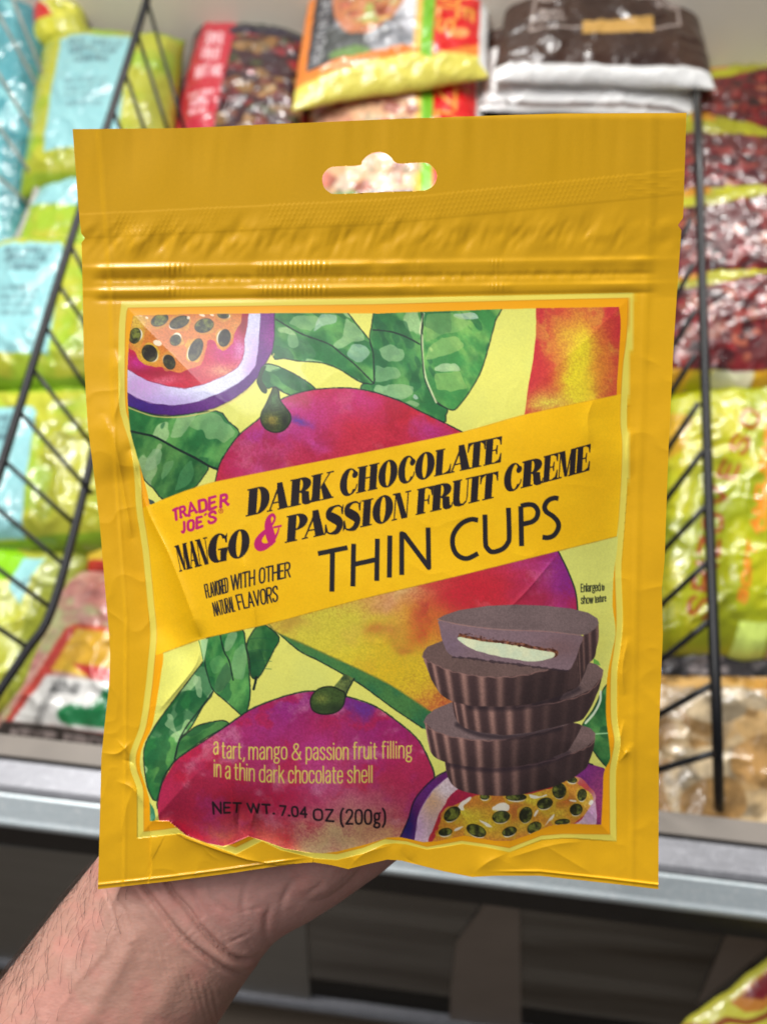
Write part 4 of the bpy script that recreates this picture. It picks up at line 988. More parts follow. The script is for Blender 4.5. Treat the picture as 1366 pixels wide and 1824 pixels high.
def punch(X, Y):
    """pull the grid onto the rim of the hang hole and drop what lies inside"""
    sel = (X > 560) & (X < 792) & (Y > 258) & (Y < 358)
    xs, ys = X[sel], Y[sel]
    P = np.vstack([HOLE, HOLE[:1]])
    D = np.stack([np.hypot(xs - a, ys - b) for a, b in P])
    best = np.full(xs.shape, 1e9); qx = xs.copy(); qy = ys.copy()
    for (ax, ay), (bx, by) in zip(P[:-1], P[1:]):
        L = (bx - ax) ** 2 + (by - ay) ** 2
        t = np.clip(((xs - ax) * (bx - ax) + (ys - ay) * (by - ay)) / L, 0, 1)
        cx, cy = ax + t * (bx - ax), ay + t * (by - ay)
        dd = np.hypot(xs - cx, ys - cy); m = dd < best
        best = np.where(m, dd, best); qx = np.where(m, cx, qx); qy = np.where(m, cy, qy)
    st = abs(X[0, X.shape[1] // 2 + 1] - X[0, X.shape[1] // 2])
    near = best < st * .72
    X2, Y2 = X.copy(), Y.copy()
    xs2, ys2 = np.where(near, qx, xs), np.where(near, qy, ys)
    X2[sel] = xs2; Y2[sel] = ys2
    cx = (X2[:-1, :-1] + X2[1:, 1:] + X2[1:, :-1] + X2[:-1, 1:]) / 4; cy = (Y2[:-1, :-1] + Y2[1:, 1:] + Y2[1:, :-1] + Y2[:-1, 1:]) / 4
    keep = np.ones(cx.shape, bool)
    s2 = (cx > 560) & (cx < 792) & (cy > 258) & (cy < 358)
    keep[s2] = ~inside(cx[s2], cy[s2], HOLE)
    return X2, Y2, keep


pouch = thing('snack_pouch', at_depth(np.array(683.), np.array(1560.), np.array(.262)), 'yellow stand-up snack pouch printed with mangoes and stacked chocolate cups, held up by a hand', 'pouch')
X, Y = pouch_grid(STEP, 14, 12, 70)
X, Y, keep = punch(X, Y)
Hm = relief(X, Y)
V = at_depth(X, Y, depth0(Y) - Hm / 1000)
col = lin(sh.sample(X, Y))
rowy = Y[:, Y.shape[1] // 2]
c1 = int(np.argmax(rowy > 440)); c2 = int(np.argmax(rowy > 531))
for nm, a, b in (('header_flap', 0, c1), ('zip_closure', c1, c2), ('front_panel', c2, len(rowy) - 1)):
    Vs = V[a:b + 1]; h_, w_ = Vs.shape[:2]
    f = grid_faces(h_, w_, keep[a:b])
    mesh(nm, Vs.reshape(-1, 3), f, POUCH, pouch, cols=col[a:b + 1].reshape(-1, 3))
# back of the pouch, a little slacker, with the gusset at its foot
Xb, Yb = pouch_grid(3.0, 10, 8, 24)
Xb, Yb, keepb = punch(Xb, Yb)
db = np.minimum(np.minimum(Xb - fL(Yb) - 50, fR(Yb) - 50 - Xb), np.minimum(Yb - 540, fB(Xb) - 20 - Yb))
Hb = relief(Xb, Yb) * np.where(db > 0, 0, 1)
Hb = np.where(Yb < 540, relief(Xb, Yb), np.minimum(relief(Xb, Yb), .2))
back = .5 + 6 * (1 - np.exp(-np.clip(db, 0, None) / 90)) + .6 * (fbm(Xb, Yb, 70, 3, 3) - .5) * sstep(0, 60, db)
Vb = at_depth(Xb, Yb, depth0(Yb) + (back - Hb) / 1000)
mesh('back_panel', Vb.reshape(-1, 3), grid_faces(*Xb.shape, keepb)[:, ::-1].copy(), POUCH, pouch, cols=np.tile(lin(YEL), (Xb.size, 1)))
# ------------------------------------------------------------------ chest freezer
ZR = .85
UPZ = np.array([0, 0, 1.0])
pl = hit(np.array(0.), np.array(1327.), (0, 0, ZR), UPZ); pr = hit(np.array(1366.), np.array(1487.), (0, 0, ZR), UPZ)
EX = (pr - pl) / np.linalg.norm(pr - pl); EY = np.cross(UPZ, EX)
ORI = hit(np.array(683.), np.array(1407.), (0, 0, ZR), UPZ)


def fz(x, y, z): return ORI + EX * x + EY * y + UPZ * (z - ZR)


def fy(py, z):
    """distance in front of (-) or behind the rail's inner edge of the sight line through the middle of the plan"""
    return float((hit(np.array(683.), np.array(float(py)), (0, 0, z), UPZ) - ORI) @ EY)


def extrude(name, prof, x0, x1, m, parent, n=2, smooth=False):
    """profile of (y, z) pairs swept along the freezer"""
    xs = np.linspace(x0, x1, n); V, F = [], []
    k = len(prof)
    for x in xs: V += [fz(x, y, z) for y, z in prof]
    for i in range(n - 1):
        for j in range(k): F.append((i * k + j, i * k + (j + 1) % k, (i + 1) * k + (j + 1) % k, (i + 1) * k + j))
    F += [tuple(range(k))[::-1], tuple((n - 1) * k + j for j in range(k))]
    return mesh(name, np.array(V), F, m, parent, smooth)


def boxm(name, x0, x1, y0, y1, z0, z1, m, parent):
    return extrude(name, [(y0, z0), (y1, z0), (y1, z1), (y0, z1)], x0, x1, m, parent)


def metal(name, col, rough, sx, amt=.12):
    m, nt, b = new_mat(name)
    c = lin(np.array(col) / 255)
    b.inputs['Metallic'].default_value = .85
    tc = nd(nt, 'ShaderNodeTexCoord')
    mp = nd(nt, 'ShaderNodeMapping'); mp.inputs['Scale'].default_value = sx; mp.inputs['Rotation'].default_value = (0, 0, -math.atan2(EX[1], EX[0]))
    nt.links.new(tc.outputs['Object'], mp.inputs['Vector'])
    n = nd(nt, 'ShaderNodeTexNoise'); n.inputs['Scale'].default_value = 60; n.inputs['Detail'].default_value = 8; n.inputs['Roughness'].default_value = .7
    nt.links.new(mp.outputs[0], n.inputs['Vector'])
    r = nd(nt, 'ShaderNodeValToRGB'); r.color_ramp.elements[0].position = .3; r.color_ramp.elements[1].position = .7
    r.color_ramp.elements[0].color = (*(c * (1 - amt)), 1); r.color_ramp.elements[1].color = (*np.clip(c * (1 + amt), 0, 1), 1)
    nt.links.new(n.outputs['Fac'], r.inputs[0])
    # scratches: stretched cells
    v = nd(nt, 'ShaderNodeTexNoise'); v.inputs['Scale'].default_value = 34; v.inputs['Detail'].default_value = 10; v.inputs['Distortion'].default_value = 2.5
    nt.links.new(tc.outputs['Object'], v.inputs['Vector'])
    cr = nd(nt, 'ShaderNodeValToRGB'); cr.color_ramp.elements[0].position = .485; cr.color_ramp.elements[1].position = .5
    e = cr.color_ramp.elements.new(.515)
    cr.color_ramp.elements[0].color = (0, 0, 0, 1); cr.color_ramp.elements[1].color = (1, 1, 1, 1); e.color = (0, 0, 0, 1)
    nt.links.new(v.outputs['Fac'], cr.inputs[0])
    mx = nd(nt, 'ShaderNodeMix', data_type='RGBA'); mx.inputs[7].default_value = (*np.clip(c * 1.9, 0, 1), 1)
    mu = nd(nt, 'ShaderNodeMath', operation='MULTIPLY'); mu.inputs[1].default_value = .5
    nt.links.new(cr.outputs[0], mu.inputs[0]); nt.links.new(mu.outputs[0], mx.inputs[0]); nt.links.new(r.outputs[0], mx.inputs[6])
    nt.links.new(mx.outputs[2], b.inputs['Base Color'])
    mr = nd(nt, 'ShaderNodeMapRange'); mr.inputs['To Min'].default_value = rough * .75; mr.inputs['To Max'].default_value = rough * 1.3
    nt.links.new(n.outputs['Fac'], mr.inputs['Value']); nt.links.new(mr.outputs[0], b.inputs['Roughness'])
    bp = nd(nt, 'ShaderNodeBump'); bp.inputs['Strength'].default_value = .12; bp.inputs['Distance'].default_value = .0006
    nt.links.new(n.outputs['Fac'], bp.inputs['Height']); nt.links.new(bp.outputs[0], b.inputs['Normal'])
    return m


# rail metals
STEEL = metal('worn_aluminium', (142, 142, 147), .46, (1, 5, 1))
BRIGHT = metal('highlight_aluminium', (206, 216, 220), .34, (.3, 6, 6), .08)  # bevel's bright reflection put into a pale base colour
STEEL.node_tree.nodes['Principled BSDF'].inputs['Metallic'].default_value = .5
BRIGHT.node_tree.nodes['Principled BSDF'].inputs['Metallic'].default_value = .15
DARKM = mat('dark_gasket', (38, 42, 46), .5, noise=(60, .2))
TRIM = mat('grey_beige_trim', (116, 108, 100), .5, noise=(30, .1))
LINER = mat('freezer_liner', (226, 216, 200), .55, noise=(12, .04), bump=(60, .05, .001))
BLACKL = mat('dark_bin_floor', (46, 50, 56), .6, noise=(20, .3))

freezer = thing('chest_freezer', fz(0, .4, 0), 'open chest freezer with a scratched metal front rail, dark glass front and beige inner wall', 'freezer')
yA, yB_, yC, yD = fy(1424, .85), fy(1490, .846), fy(1552, .826), fy(1557, .808)
extrude('inner_trim', [(.004, ZR - .03), (.004, ZR), (yA, ZR), (yA, ZR - .03)], -1.3, 1.3, TRIM, freezer)
extrude('top_rail', [(yA - .0015, ZR - .004), (yA - .004, ZR - .0015), (yB_ + .004, .847), (yB_, .8445), (yB_, .80), (yA - .0015, .80)], -1.3, 1.3, STEEL, freezer)
yq = yB_ - .0012
bev = [(yq, .8435), (yq - .002, .8432), (yC + .004, .8285), (yC + .001, .8265), (yC, .823), (yC + .002, .812), (yq, .812)]
extrude('bumper', bev, -1.3, 1.3, BRIGHT, freezer, smooth=False)
extrude('gasket', [(yC + .0035, .8105), (yC + .0035, .760), (yB_ + .002, .760), (yB_ + .002, .8105)], -1.3, 1.3, DARKM, freezer)

gm, gnt, gb = new_mat('dark_glass')
gb.inputs['Roughness'].default_value = .16; gb.inputs['Specular IOR Level'].default_value = .6
tc = nd(gnt, 'ShaderNodeTexCoord'); mp = nd(gnt, 'ShaderNodeMapping'); mp.inputs['Scale'].default_value = (1.6, 1.6, 9)
gnt.links.new(tc.outputs['Object'], mp.inputs[0])
gn = nd(gnt, 'ShaderNodeTexNoise'); gn.inputs['Scale'].default_value = 1.1; gn.inputs['Detail'].default_value = 3
gnt.links.new(mp.outputs[0], gn.inputs['Vector'])
gr = nd(gnt, 'ShaderNodeValToRGB'); gr.color_ramp.elements[0].position = .42; gr.color_ramp.elements[1].position = .64  # grey-brown reflections streaked into the glass colour
gr.color_ramp.elements[0].color = (.012, .013, .012, 1); gr.color_ramp.elements[1].color = (.17, .165, .15, 1)
gnt.links.new(gn.outputs['Fac'], gr.inputs[0]); gnt.links.new(gr.outputs[0], gb.inputs['Base Color'])
yG = yC + .012
TAN_REFL = mat('tan_reflection', (142, 129, 120), .35, noise=(20, .1))  # sheet colours stand in for reflections seen on the glass
GREY_REFL = mat('grey_reflection', (128, 126, 121), .3, noise=(8, .14), stretch=(1, 1, 8))
boxm('front_glass', -1.3, 1.3, yG, yG + .006, .335, .800, gm, freezer)


def reflection(q, m):
    """added sheet at the glass line, coloured as a reflection, given by plan places of its outline"""
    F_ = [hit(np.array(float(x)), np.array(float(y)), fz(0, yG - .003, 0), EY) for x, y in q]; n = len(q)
    mesh('reflection_sheet', np.array(F_ + [p + EY * .0026 for p in F_]), [tuple(range(n)), tuple(range(n, 2 * n))[::-1]] + [(i, (i + 1) % n, (i + 1) % n + n, i + n) for i in range(n)], m, freezer, False)


reflection([(925, 1606), (928, 1838), (800, 1822), (803, 1760), (812, 1680), (850, 1630), (868, 1600)], TAN_REFL)
reflection([(1366, 1655), (1366, 1690), (1240, 1790), (1262, 1740), (1300, 1650)], TAN_REFL)
reflection([(540, 1562), (552, 1780), (300, 1756), (-60, 1700), (-60, 1500)], GREY_REFL)
zt = 1.5 - .085
ht = hit(np.array(683.), np.array(1806.), fz(0, yG - .006, 0), EY)
extrude('base_trim', [(yG - .008, ht[2] - .03), (yG - .012, ht[2] - .022), (yG - .012, ht[2] - .004), (yG - .006, ht[2]), (yG + .004, ht[2]), (yG + .004, ht[2] - .03)], -1.3, 1.3, STEEL, freezer)
boxm('plinth', -1.3, 1.3, yG + .03, yG + .05, .0, ht[2] - .031, DARKM, freezer)
# bin: floor slopes up to the back, beige wall behind
YW = .86
ZF = 1.02
bin_near = fz(0, .012, .74); bin_far = fz(0, YW, ZF)
boxm('bin_front', -1.3, 1.3, .004, .010, .70, .8485, TRIM, freezer)
extrude('bin_floor', [(.0105, .735), (YW - .001, ZF - .005), (YW - .001, ZF - .013), (.0105, .727)], -1.3, 1.3, BLACKL, freezer)
boxm('back_wall', -1.3, 1.3, YW, YW + .03, .3, 1.42, LINER, freezer)
fl = mesh('floor', np.array([(-6, -6, 0), (6, -6, 0), (6, 6, 0), (-6, 6, 0)], float), [(0, 1, 2, 3)], mat('brown_floor', (96, 78, 58), .5, noise=(3, .15)))
tag(fl, kind='structure')

# display plane the bags lie on
SN = np.cross(EX, bin_far - bin_near); SN /= np.linalg.norm(SN)
S0 = bin_near


def on(px, py, lift=0.):
    return hit(np.asarray(px, float), np.asarray(py, float), S0 + SN * lift, SN)


# ------------------------------------------------------------------ wire dividers
WIRE = mat('black_coated_wire', (22, 22, 25), .38, noise=(90, .2), spec=.35)
PALEW = mat('lit_wire', (150, 148, 138), .35, noise=(90, .15))  # light falling on these wires put into their pale colour


def divider(label, rails, wires, m, r=.0036, rw=.0016):
    first = on(*rails[0][0][:2], rails[0][0][2])
    d = thing('wire_divider', first, label, 'divider', 'wire dividers in the freezer')
    for path in rails:
        p = [on(x, y, l) for x, y, l in path]
        p = np.array(spline(p, 5))
        mesh('rail', *tube(p, r, 10), m, d)
    for (a, b) in wires:
        p = np.array([on(*a[:2], a[2]), on(*b[:2], b[2])])
        p = np.linspace(p[0], p[1], 4)
        mesh('wire', *tube(p, rw, 8), m, d)
    return d


T, B = .150, .118
divider('black wire divider slanting up the left side of the freezer', [[(275, -50, T), (257, 16, T), (125, 434, T), (34, 731, T), (-30, 935, T)], [(200, 640, B), (154, 860, B), (94, 1082, B), (48, 1159, B), (-20, 1260, B)]],
        [((x0, y0, T), (x1, y1, B)) for x0, y0, x1, y1 in ((262, 0, 330, 235), (245, 60, 305, 250), (222, 125, 268, 262), (200, 190, 240, 300), (172, 286, 222, 390), (148, 360, 200, 480), (125, 434, 180, 540), (100, 500, 172, 606), (77, 574, 165, 706), (54, 651, 163, 790), (34, 731, 165, 880), (6, 819, 137, 937), (-16, 895, 120, 1011), (-40, 985, 94, 1085), (-60, 1080, 54, 1156))], WIRE, .0041, .0021)
divider('black wire divider running straight up the right side of the freezer', [[(1237, 60, .02), (1239, 150, .06), (1243, 250, T), (1250, 500, T), (1262, 900, T), (1275, 1250, T), (1279, 1400, .10), (1281, 1462, .045)], [(1150, 300, B), (1168, 900, B), (1150, 1385, B)]],
        [((x0, y0, T), (x1, y1, B)) for x0, y0, x1, y1 in ((1230, 390, 1180, 490), (1235, 470, 1180, 570), (1238, 553, 1178, 650), (1238, 631, 1176, 728), (1244, 717, 1172, 825), (1252, 803, 1172, 908), (1256, 902, 1170, 992), (1259, 1002, 1168, 1086), (1262, 1107, 1166, 1185), (1265, 1221, 1164, 1278), (1268, 1342, 1162, 1374))], WIRE, .0042, .0026)
divider('pale grey wire divider at the far left among the teal bags', [[(110, 200, .06), (59, 362, .06), (20, 448, .06), (-30, 540, .06)]],
        [((x0, y0, .13), (x1, y1, .06)) for x0, y0, x1, y1 in ((20, -10, 92, 170), (-10, 10, 84, 185), (-30, 85, 76, 262), (-40, 170, 70, 330), (-60, 260, 58, 370))], PALEW, .0042, .0018)

# ------------------------------------------------------------------ bags in the freezer
BAGF = film('bag_film', .30, .5, .5, (140, .4, .002), .06)


def bag(name, label, cat, quad, lift, thick, art, res=(90, 110), seed=1, wr=1.0, group=None, bow=(.0, .0), p0=None, n0=None, notch=0.):
    """a filled film bag lying with its printed face to the viewer; quad = plan places of its corners TL TR BR BL"""
    if p0 is None: c = np.array([on(x, y, lift) for x, y in quad]); n = SN
    else: c = np.array([hit(np.array(float(x)), np.array(float(y)), p0, n0) for x, y in quad]); n = n0
    if n @ FW > 0: n = -n
    nu, nv = res
    u, v = np.meshgrid(np.linspace(0, 1, nu), np.linspace(0, 1, nv))
    # outline waves a little
    uu = u + .02 * (fbm(v * 6, u * 0 + seed, 1, 2, seed) - .5) * np.abs(2 * u - 1); vv = v + .03 * (fbm(u * 6, v * 0 + seed, 1, 2, seed + 3) - .5) * np.abs(2 * v - 1)
    U, W = uu[..., None], vv[..., None]
    P = (c[0] * (1 - U) + c[1] * U) * (1 - W) + (c[3] * (1 - U) + c[2] * U) * W
    sz = np.linalg.norm(c[1] - c[0]), np.linalg.norm(c[3] - c[0])
    X_, Y_ = u * sz[0] * 1000, v * sz[1] * 1000
    prof = np.clip((1 - np.abs(2 * u - 1) ** 3.5) * (1 - np.abs(2 * v - 1) ** 4.5), 0, 1) ** .62
    hgt = thick * prof
    rd = 1 - np.abs(2 * fbm(X_, Y_, 46, 3, seed + 1) - 1) * 2.6
    hgt = hgt + wr * (.004 * (fbm(X_, Y_, 60, 3, seed) - .5) + .0035 * np.clip(rd, 0, 1) ** 2 + .0018 * (fbm(X_, Y_, 20, 3, seed + 5) - .5) + .0009 * np.clip(1 - np.abs(2 * fbm(X_, Y_, 17, 2, seed + 7) - 1) * 3, 0, 1) + .0004 * (fbm(X_, Y_, 6, 2, seed + 5) - .5)) * (.35 + .65 * prof)
    F_ = P + n * hgt[..., None]
    Bk = P - n * (thick * .35 * prof + .0006)[..., None]
    s = Sheet(0, 0, 200, 200 * sz[1] / sz[0], 1.0, C(200, 200, 200))
    s.asp = sz[1] / sz[0]
    base = art(s)
    colF = lin(s.sample(u * 200, v * 200 * s.asp))
    V = np.concatenate([F_.reshape(-1, 3), Bk.reshape(-1, 3)])
    f1 = grid_faces(nv, nu); f2 = grid_faces(nv, nu)[:, ::-1] + nu * nv
    i = np.arange(nu * nv).reshape(nv, nu)
    ringi = np.concatenate([i[0], i[1:, -1], i[-1, -2::-1], i[-2:0:-1, 0]])
    rj = np.roll(ringi, -1)
    f3 = np.stack([ringi, rj, rj + nu * nv, ringi + nu * nv], -1)
    colB = np.tile(lin(base), (nu * nv, 1))
    t = thing(name, c.mean(0), label, cat, group)
    cc = np.concatenate([colF.reshape(-1, 3), colB])
    Fa = np.concatenate([f1, f2, f3]); row = (Fa % (nu * nv)) // nu
    k0, k1 = max(1, int(nv * .05)), nv - 1 - max(1, int(nv * .06))
    for nm_, sel in (('seal', row.max(1) <= k0), ('film', (row.max(1) > k0) & (row.min(1) < k1)), ('seal', row.min(1) >= k1)):
        fa = Fa[sel]; ids, inv = np.unique(fa, return_inverse=True)
        mesh(nm_, V[ids], inv.reshape(fa.shape), BAGF, t, cols=cc[ids])
    return t


def words(s, rows, x0, x1, y0, y1, col, wd=1.6, rot=0, a=.85):
    """rows of lettering filling a rectangle"""
    hh = (y1 - y0) / len(rows)
    for k, t in enumerate(rows):
        ya, yb = y0 + k * hh + hh * .14, y0 + k * hh + hh * .82
        w_ = min(1, len(t) / max(len(q) for q in rows)); m = (x1 - x0) * (1 - w_) / 2
        write(s, t, (x0 + m, ya), (x1 - m, ya), (x0 + m, yb), (x1 - m, yb), wd, col, .16, a=a)


LIM, LIM2, SKY, TEAL = C(176, 176, 54), C(112, 152, 26), C(140, 192, 195), C(82, 148, 156)


def art_lime(lx=(.2, .78), ly=(.2, .78), green=.5, sd=1, text=True):
    def f(s):
        a = s.asp * 200
        s.fill(R(-2, 202, -2, a + 2), wash(LIM, C(170, 174, 44), 60, sd, C(150, 178, 44), gran=.03))
        s.fill([(0, 0), (200, 0), (200, a * .06), (120, a * .1), (0, a * .06)], LIM2, a=green)
        s.fill([(0, a), (0, a * .92), (80, a * .96), (200, a * .9), (200, a)], LIM2, a=green)
        X0, X1, Y0, Y1 = lx[0] * 200, lx[1] * 200, ly[0] * a, ly[1] * a
        s.fill([(X0 + 6, Y0), (X1 - 6, Y0), (X1, Y0 + 8), (X1, Y1), (X0, Y1), (X0, Y0 + 8)], SKY)
        if text:
            words(s, ['RICE SHELLS', 'GREEN LEAF', 'COMPANY'], X0 + 14, X1 - 14, Y0 + a * .04, Y0 + a * .22, C(60, 84, 92), 2.2, a=.6)
            words(s, ['natural and cool', 'keep in the tin', 'fresh and nice', 'share at home'], X0 + 18, X1 - 22, Y0 + a * .3, Y0 + a * .5, C(90, 120, 126), 1.4, a=.5)
        return LIM
    return f


def art_teal(sd):
    def f(s):
        a = s.asp * 200
        s.fill(R(-2, 202, -2, a + 2), wash(TEAL, C(84, 158, 168), 50, sd, C(150, 210, 212), gran=.03))
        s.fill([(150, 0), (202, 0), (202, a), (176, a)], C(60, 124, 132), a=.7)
        return TEAL
    return f


def chunks(s, box, cols, n, r, sd, under):
    rr = random.Random(sd)
    s.fill(R(*box), under)
    for k in range(n):
        x = rr.uniform(box[0], box[1]); y = rr.uniform(box[2], box[3]); q = r * rr.uniform(.5, 1.3)
        P = [(x + q * rr.uniform(.6, 1.2) * math.cos(t), y + q * rr.uniform(.5, 1.1) * math.sin(t)) for t in np.linspace(0, 6.28, 8)[:-1]]
        c = cols[rr.randrange(len(cols))]
        s.fill(P, wash(c, c * rr.uniform(.55, .9), r, k % 13, gran=.08), smooth=True, a=.95)


def art_mix(s):
    a = s.asp * 200
    chunks(s, (-2, 202, -2, a + 2), [C(110, 28, 36), C(60, 20, 40), C(150, 110, 60), C(120, 60, 40), C(70, 70, 40), C(176, 140, 90), C(160, 40, 50)], 240, 13, 4, C(54, 22, 30))
    s.fill([(30, 0), (80, 0), (62, a), (0, a), (0, a * .5)], C(190, 40, 58))
    s.fill([(80, 0), (200, 0), (200, a * .1), (76, a * .13)], C(70, 74, 66)); s.fill([(70, a * .13), (202, a * .1), (202, a * .16), (68, a * .19)], C(40, 30, 50))
    words(s, ['SUPER', 'FRUIT', 'NUT MIX'], 26, 66, a * .18, a * .5, C(240, 214, 214), 3, a=.8)
    words(s, ['trail snack', 'roasted', 'and dry'], 20, 60, a * .56, a * .72, C(250, 230, 230), 1.8, a=.8)
    return C(60, 24, 30)


def art_fry(s):
    a = s.asp * 200
    s.fill(R(-2, 202, -2, a + 2), C(228, 216, 96))
    s.fill([(0, 0), (200, 0), (200, a * .86), (110, a * .80), (60, a * .86), (0, a * .88)], C(232, 132, 50))
    s.fill([(10, 0), (122, 0), (122, a * .74), (70, a * .76), (16, a * .80)], wash(C(206, 206, 212), C(90, 92, 98), 40, 3, C(232, 232, 236), gran=.05))
    s.fill([(10, 0), (40, 0), (34, a * .8), (12, a * .8)], C(52, 52, 58)); s.fill([(28, a * .5), (70, a * .62), (80, a * .76), (24, a * .79)], C(66, 70, 68), a=.8)
    s.ell(72, a * .18, 42, a * .44, 4, C(196, 120, 80)); sl_, m_ = s.mask(EL(72, a * .17, 38, a * .40, 0, 360, 30)); o = np.zeros(s.A.shape[:2]); o[sl_] = m_; s.clip = o
    chunks(s, (28, 120, -2, a * .62), [C(226, 176, 100), C(206, 140, 80), C(236, 200, 120), C(190, 100, 70), C(170, 180, 90), C(214, 120, 90)], 110, 8, 7, C(200, 130, 80)); s.clip = None
    s.ell(56, a * .74, 22, a * .04, 6, C(120, 160, 80), .8)
    s.fill([(122, 0), (130, 0), (130, a * .78), (122, a * .76)], C(236, 190, 90)); s.fill([(129, 0), (142, 0), (142, a * .86), (129, a * .82)], C(120, 190, 40))
    s.fill([(142, 0), (190, 0), (190, a * .76), (142, a * .84)], C(222, 28, 30)); s.fill([(190, 0), (203, 0), (203, a + 2), (190, a * .9)], C(238, 236, 232))
    for t, x, y0, y1 in (('STYLE', 174, -a * .06, a * .56), ('BOWLS', 154, -a * .02, a * .66)):     # turned a quarter turn
        write(s, t, (x + 8, y0), (x + 8, y1), (x - 8, y0), (x - 8, y1), 4, C(240, 176, 70), .14)
    s.ell(168, a * .68, 12, a * .035, -8, C(244, 200, 110), .8)
    write(s, 'READY IN THE PAN', (17, a * .76), (21, a * .12), (27, a * .76), (31, a * .12), 1.2, C(226, 226, 226), .16)
    return C(228, 150, 60)


def art_choc(s):
    a = s.asp * 200
    BR = C(66, 42, 31)
    s.fill(R(-2, 202, -2, a + 2), wash(BR, C(52, 32, 25), 40, 2, gran=.05))
    s.fill([(22, a * .0), (184, 0), (182, a * .24), (110, a * .28), (30, a * .25)], wash(C(110, 62, 42), C(140, 84, 56), 9, 5, gran=.2))
    s.line([(34, -5), (28, a * .66), (150, a * .63), (172, a * .58), (180, -5)], 2.2, C(190, 176, 168))
    s.ell(42, a * .14, 9, a * .075, 0, C(206, 196, 190), .9); s.ell(42, a * .36, 9, a * .075, 0, C(206, 196, 190), .9); s.ell(42, a * .36, 6, a * .05, 0, C(120, 96, 84)); s.ell(42, a * .14, 6, a * .04, 0, C(130, 104, 90))
    words(s, ['BEAN', 'CACAO'], 33, 60, a * .50, a * .61, C(206, 196, 190), 1.6)
    s.fill([(78, a * .60), (146, a * .54), (146, a * .66), (78, a * .70)], C(206, 160, 84)); words(s, ['DARK'], 152, 172, a * .38, a * .46, C(206, 196, 190), 1.4)
    s.fill([(-2, a * .91), (100, a * .925), (202, a * .90), (202, a + 2), (-2, a + 2)], C(250, 249, 247))
    return C(226, 224, 222)


def art_white_seam(s):
    a = s.asp * 200
    s.fill(R(-2, 202, -2, a + 2), C(250, 249, 247)); s.fill([(-2, a * .05), (202, a * .05), (202, a * .5), (-2, a * .5)], C(70, 46, 36))
    s.line([(0, a * .955), (70, a * .97), (140, a * .95), (200, a * .97)], 3, C(74, 48, 36))
    return C(220, 218, 214)


YG2 = C(168, 168, 10)


def art_cherry(sd, band=.24):
    def f(s):
        a = s.asp * 200
        chunks(s, (-2, 202, -2, a + 2), [C(116, 24, 28), C(84, 16, 24), C(140, 46, 38), C(138, 30, 34), C(160, 84, 60), C(60, 14, 20)], 230, 10, sd, C(84, 24, 26))
        s.fill([(-2, -2), (202, -2), (202, a * band), (130, a * (band - .06)), (60, a * (band + .04)), (-2, a * band)], wash(YG2, C(150, 146, 12), 40, sd))
        s.fill([(20, a * .04), (60, a * .04), (56, a * band * .7), (22, a * band * .7)], C(206, 110, 30), a=.6)
        s.fill([(-2, a * .86), (90, a * .9), (202, a * .84), (202, a + 2), (-2, a + 2)], wash(YG2, C(206, 150, 30), 30, sd + 2))
        s.fill([(70, a * .9), (120, a * .88), (120, a), (70, a)], C(220, 220, 210), a=.8)
        return YG2
    return f


def art_cherry_big(s):
    a = s.asp * 200
    s.fill(R(-2, 202, -2, a + 2), wash(YG2, C(140, 148, 10), 60, 3, C(178, 172, 20), gran=.03))
    s.fill([(202, a * .18), (172, a * .25), (146, a * .5), (140, a * .8), (150, a + 2), (202, a + 2)], wash(C(206, 176, 150), C(176, 130, 110), 30, 2))
    sl_, m_ = s.mask([(202, a * .34), (184, a * .42), (166, a * .6), (172, a * .8), (202, a * .94)]); o = np.zeros(s.A.shape[:2]); o[sl_] = m_; s.clip = o
    chunks(s, (150, 204, a * .3, a), [C(140, 24, 34), C(110, 28, 32), C(170, 80, 60), C(186, 40, 50)], 60, 15, 3, C(110, 30, 34)); s.clip = None
    RB = C(150, 60, 24)
    write(s, 'SPIZO', (52, a * .88), (60, a * .55), (74, a * .9), (80, a * .56), 4.4, RB, .22)
    write(s, 'VESO', (60, a * .52), (100, a * .16), (78, a * .53), (118, a * .19), 4.2, RB, .3)
    write(s, 'SOFT AND SWEET', (104, a * .84), (128, a * .14), (112, a * .85), (138, a * .16), 3.4, C(214, 120, 30), .16)
    write(s, 'DRIED FRUIT', (120, a * .60), (142, a * .12), (128, a * .61), (152, a * .14), 3.2, C(222, 130, 30), .16)
    s.fill([(-2, a * .1), (40, a * .16), (30, a * .3), (-2, a * .34)], C(208, 120, 40), a=.45)
    s.fill([(110, a * .9), (142, a * .9), (146, a + 2), (108, a + 2)], C(206, 226, 110))
    return YG2


def art_pasta(s):
    a = s.asp * 200
    chunks(s, (-2, 202, -2, a + 2), [C(192, 166, 126), C(178, 144, 94), C(204, 182, 146), C(166, 126, 72), C(194, 166, 122), C(184, 156, 116)], 120, 26, 9, C(186, 156, 112))
    chunks(s, (-2, 202, -2, a * .1), [C(196, 150, 80), C(176, 130, 60)], 16, 12, 4, C(190, 150, 90))
    s.fill([(-2, a * .84), (60, a * .76), (120, a * .9), (202, a * .82), (202, a + 2), (-2, a + 2)], C(128, 128, 122), a=.7)
    return C(190, 160, 120)


def art_dark(s):
    a = s.asp * 200
    chunks(s, (-2, 202, -2, a + 2), [C(110, 104, 104), C(60, 56, 58), C(150, 140, 140), C(40, 38, 40)], 120, 7, 5, C(60, 56, 58))
    return C(46, 44, 46)


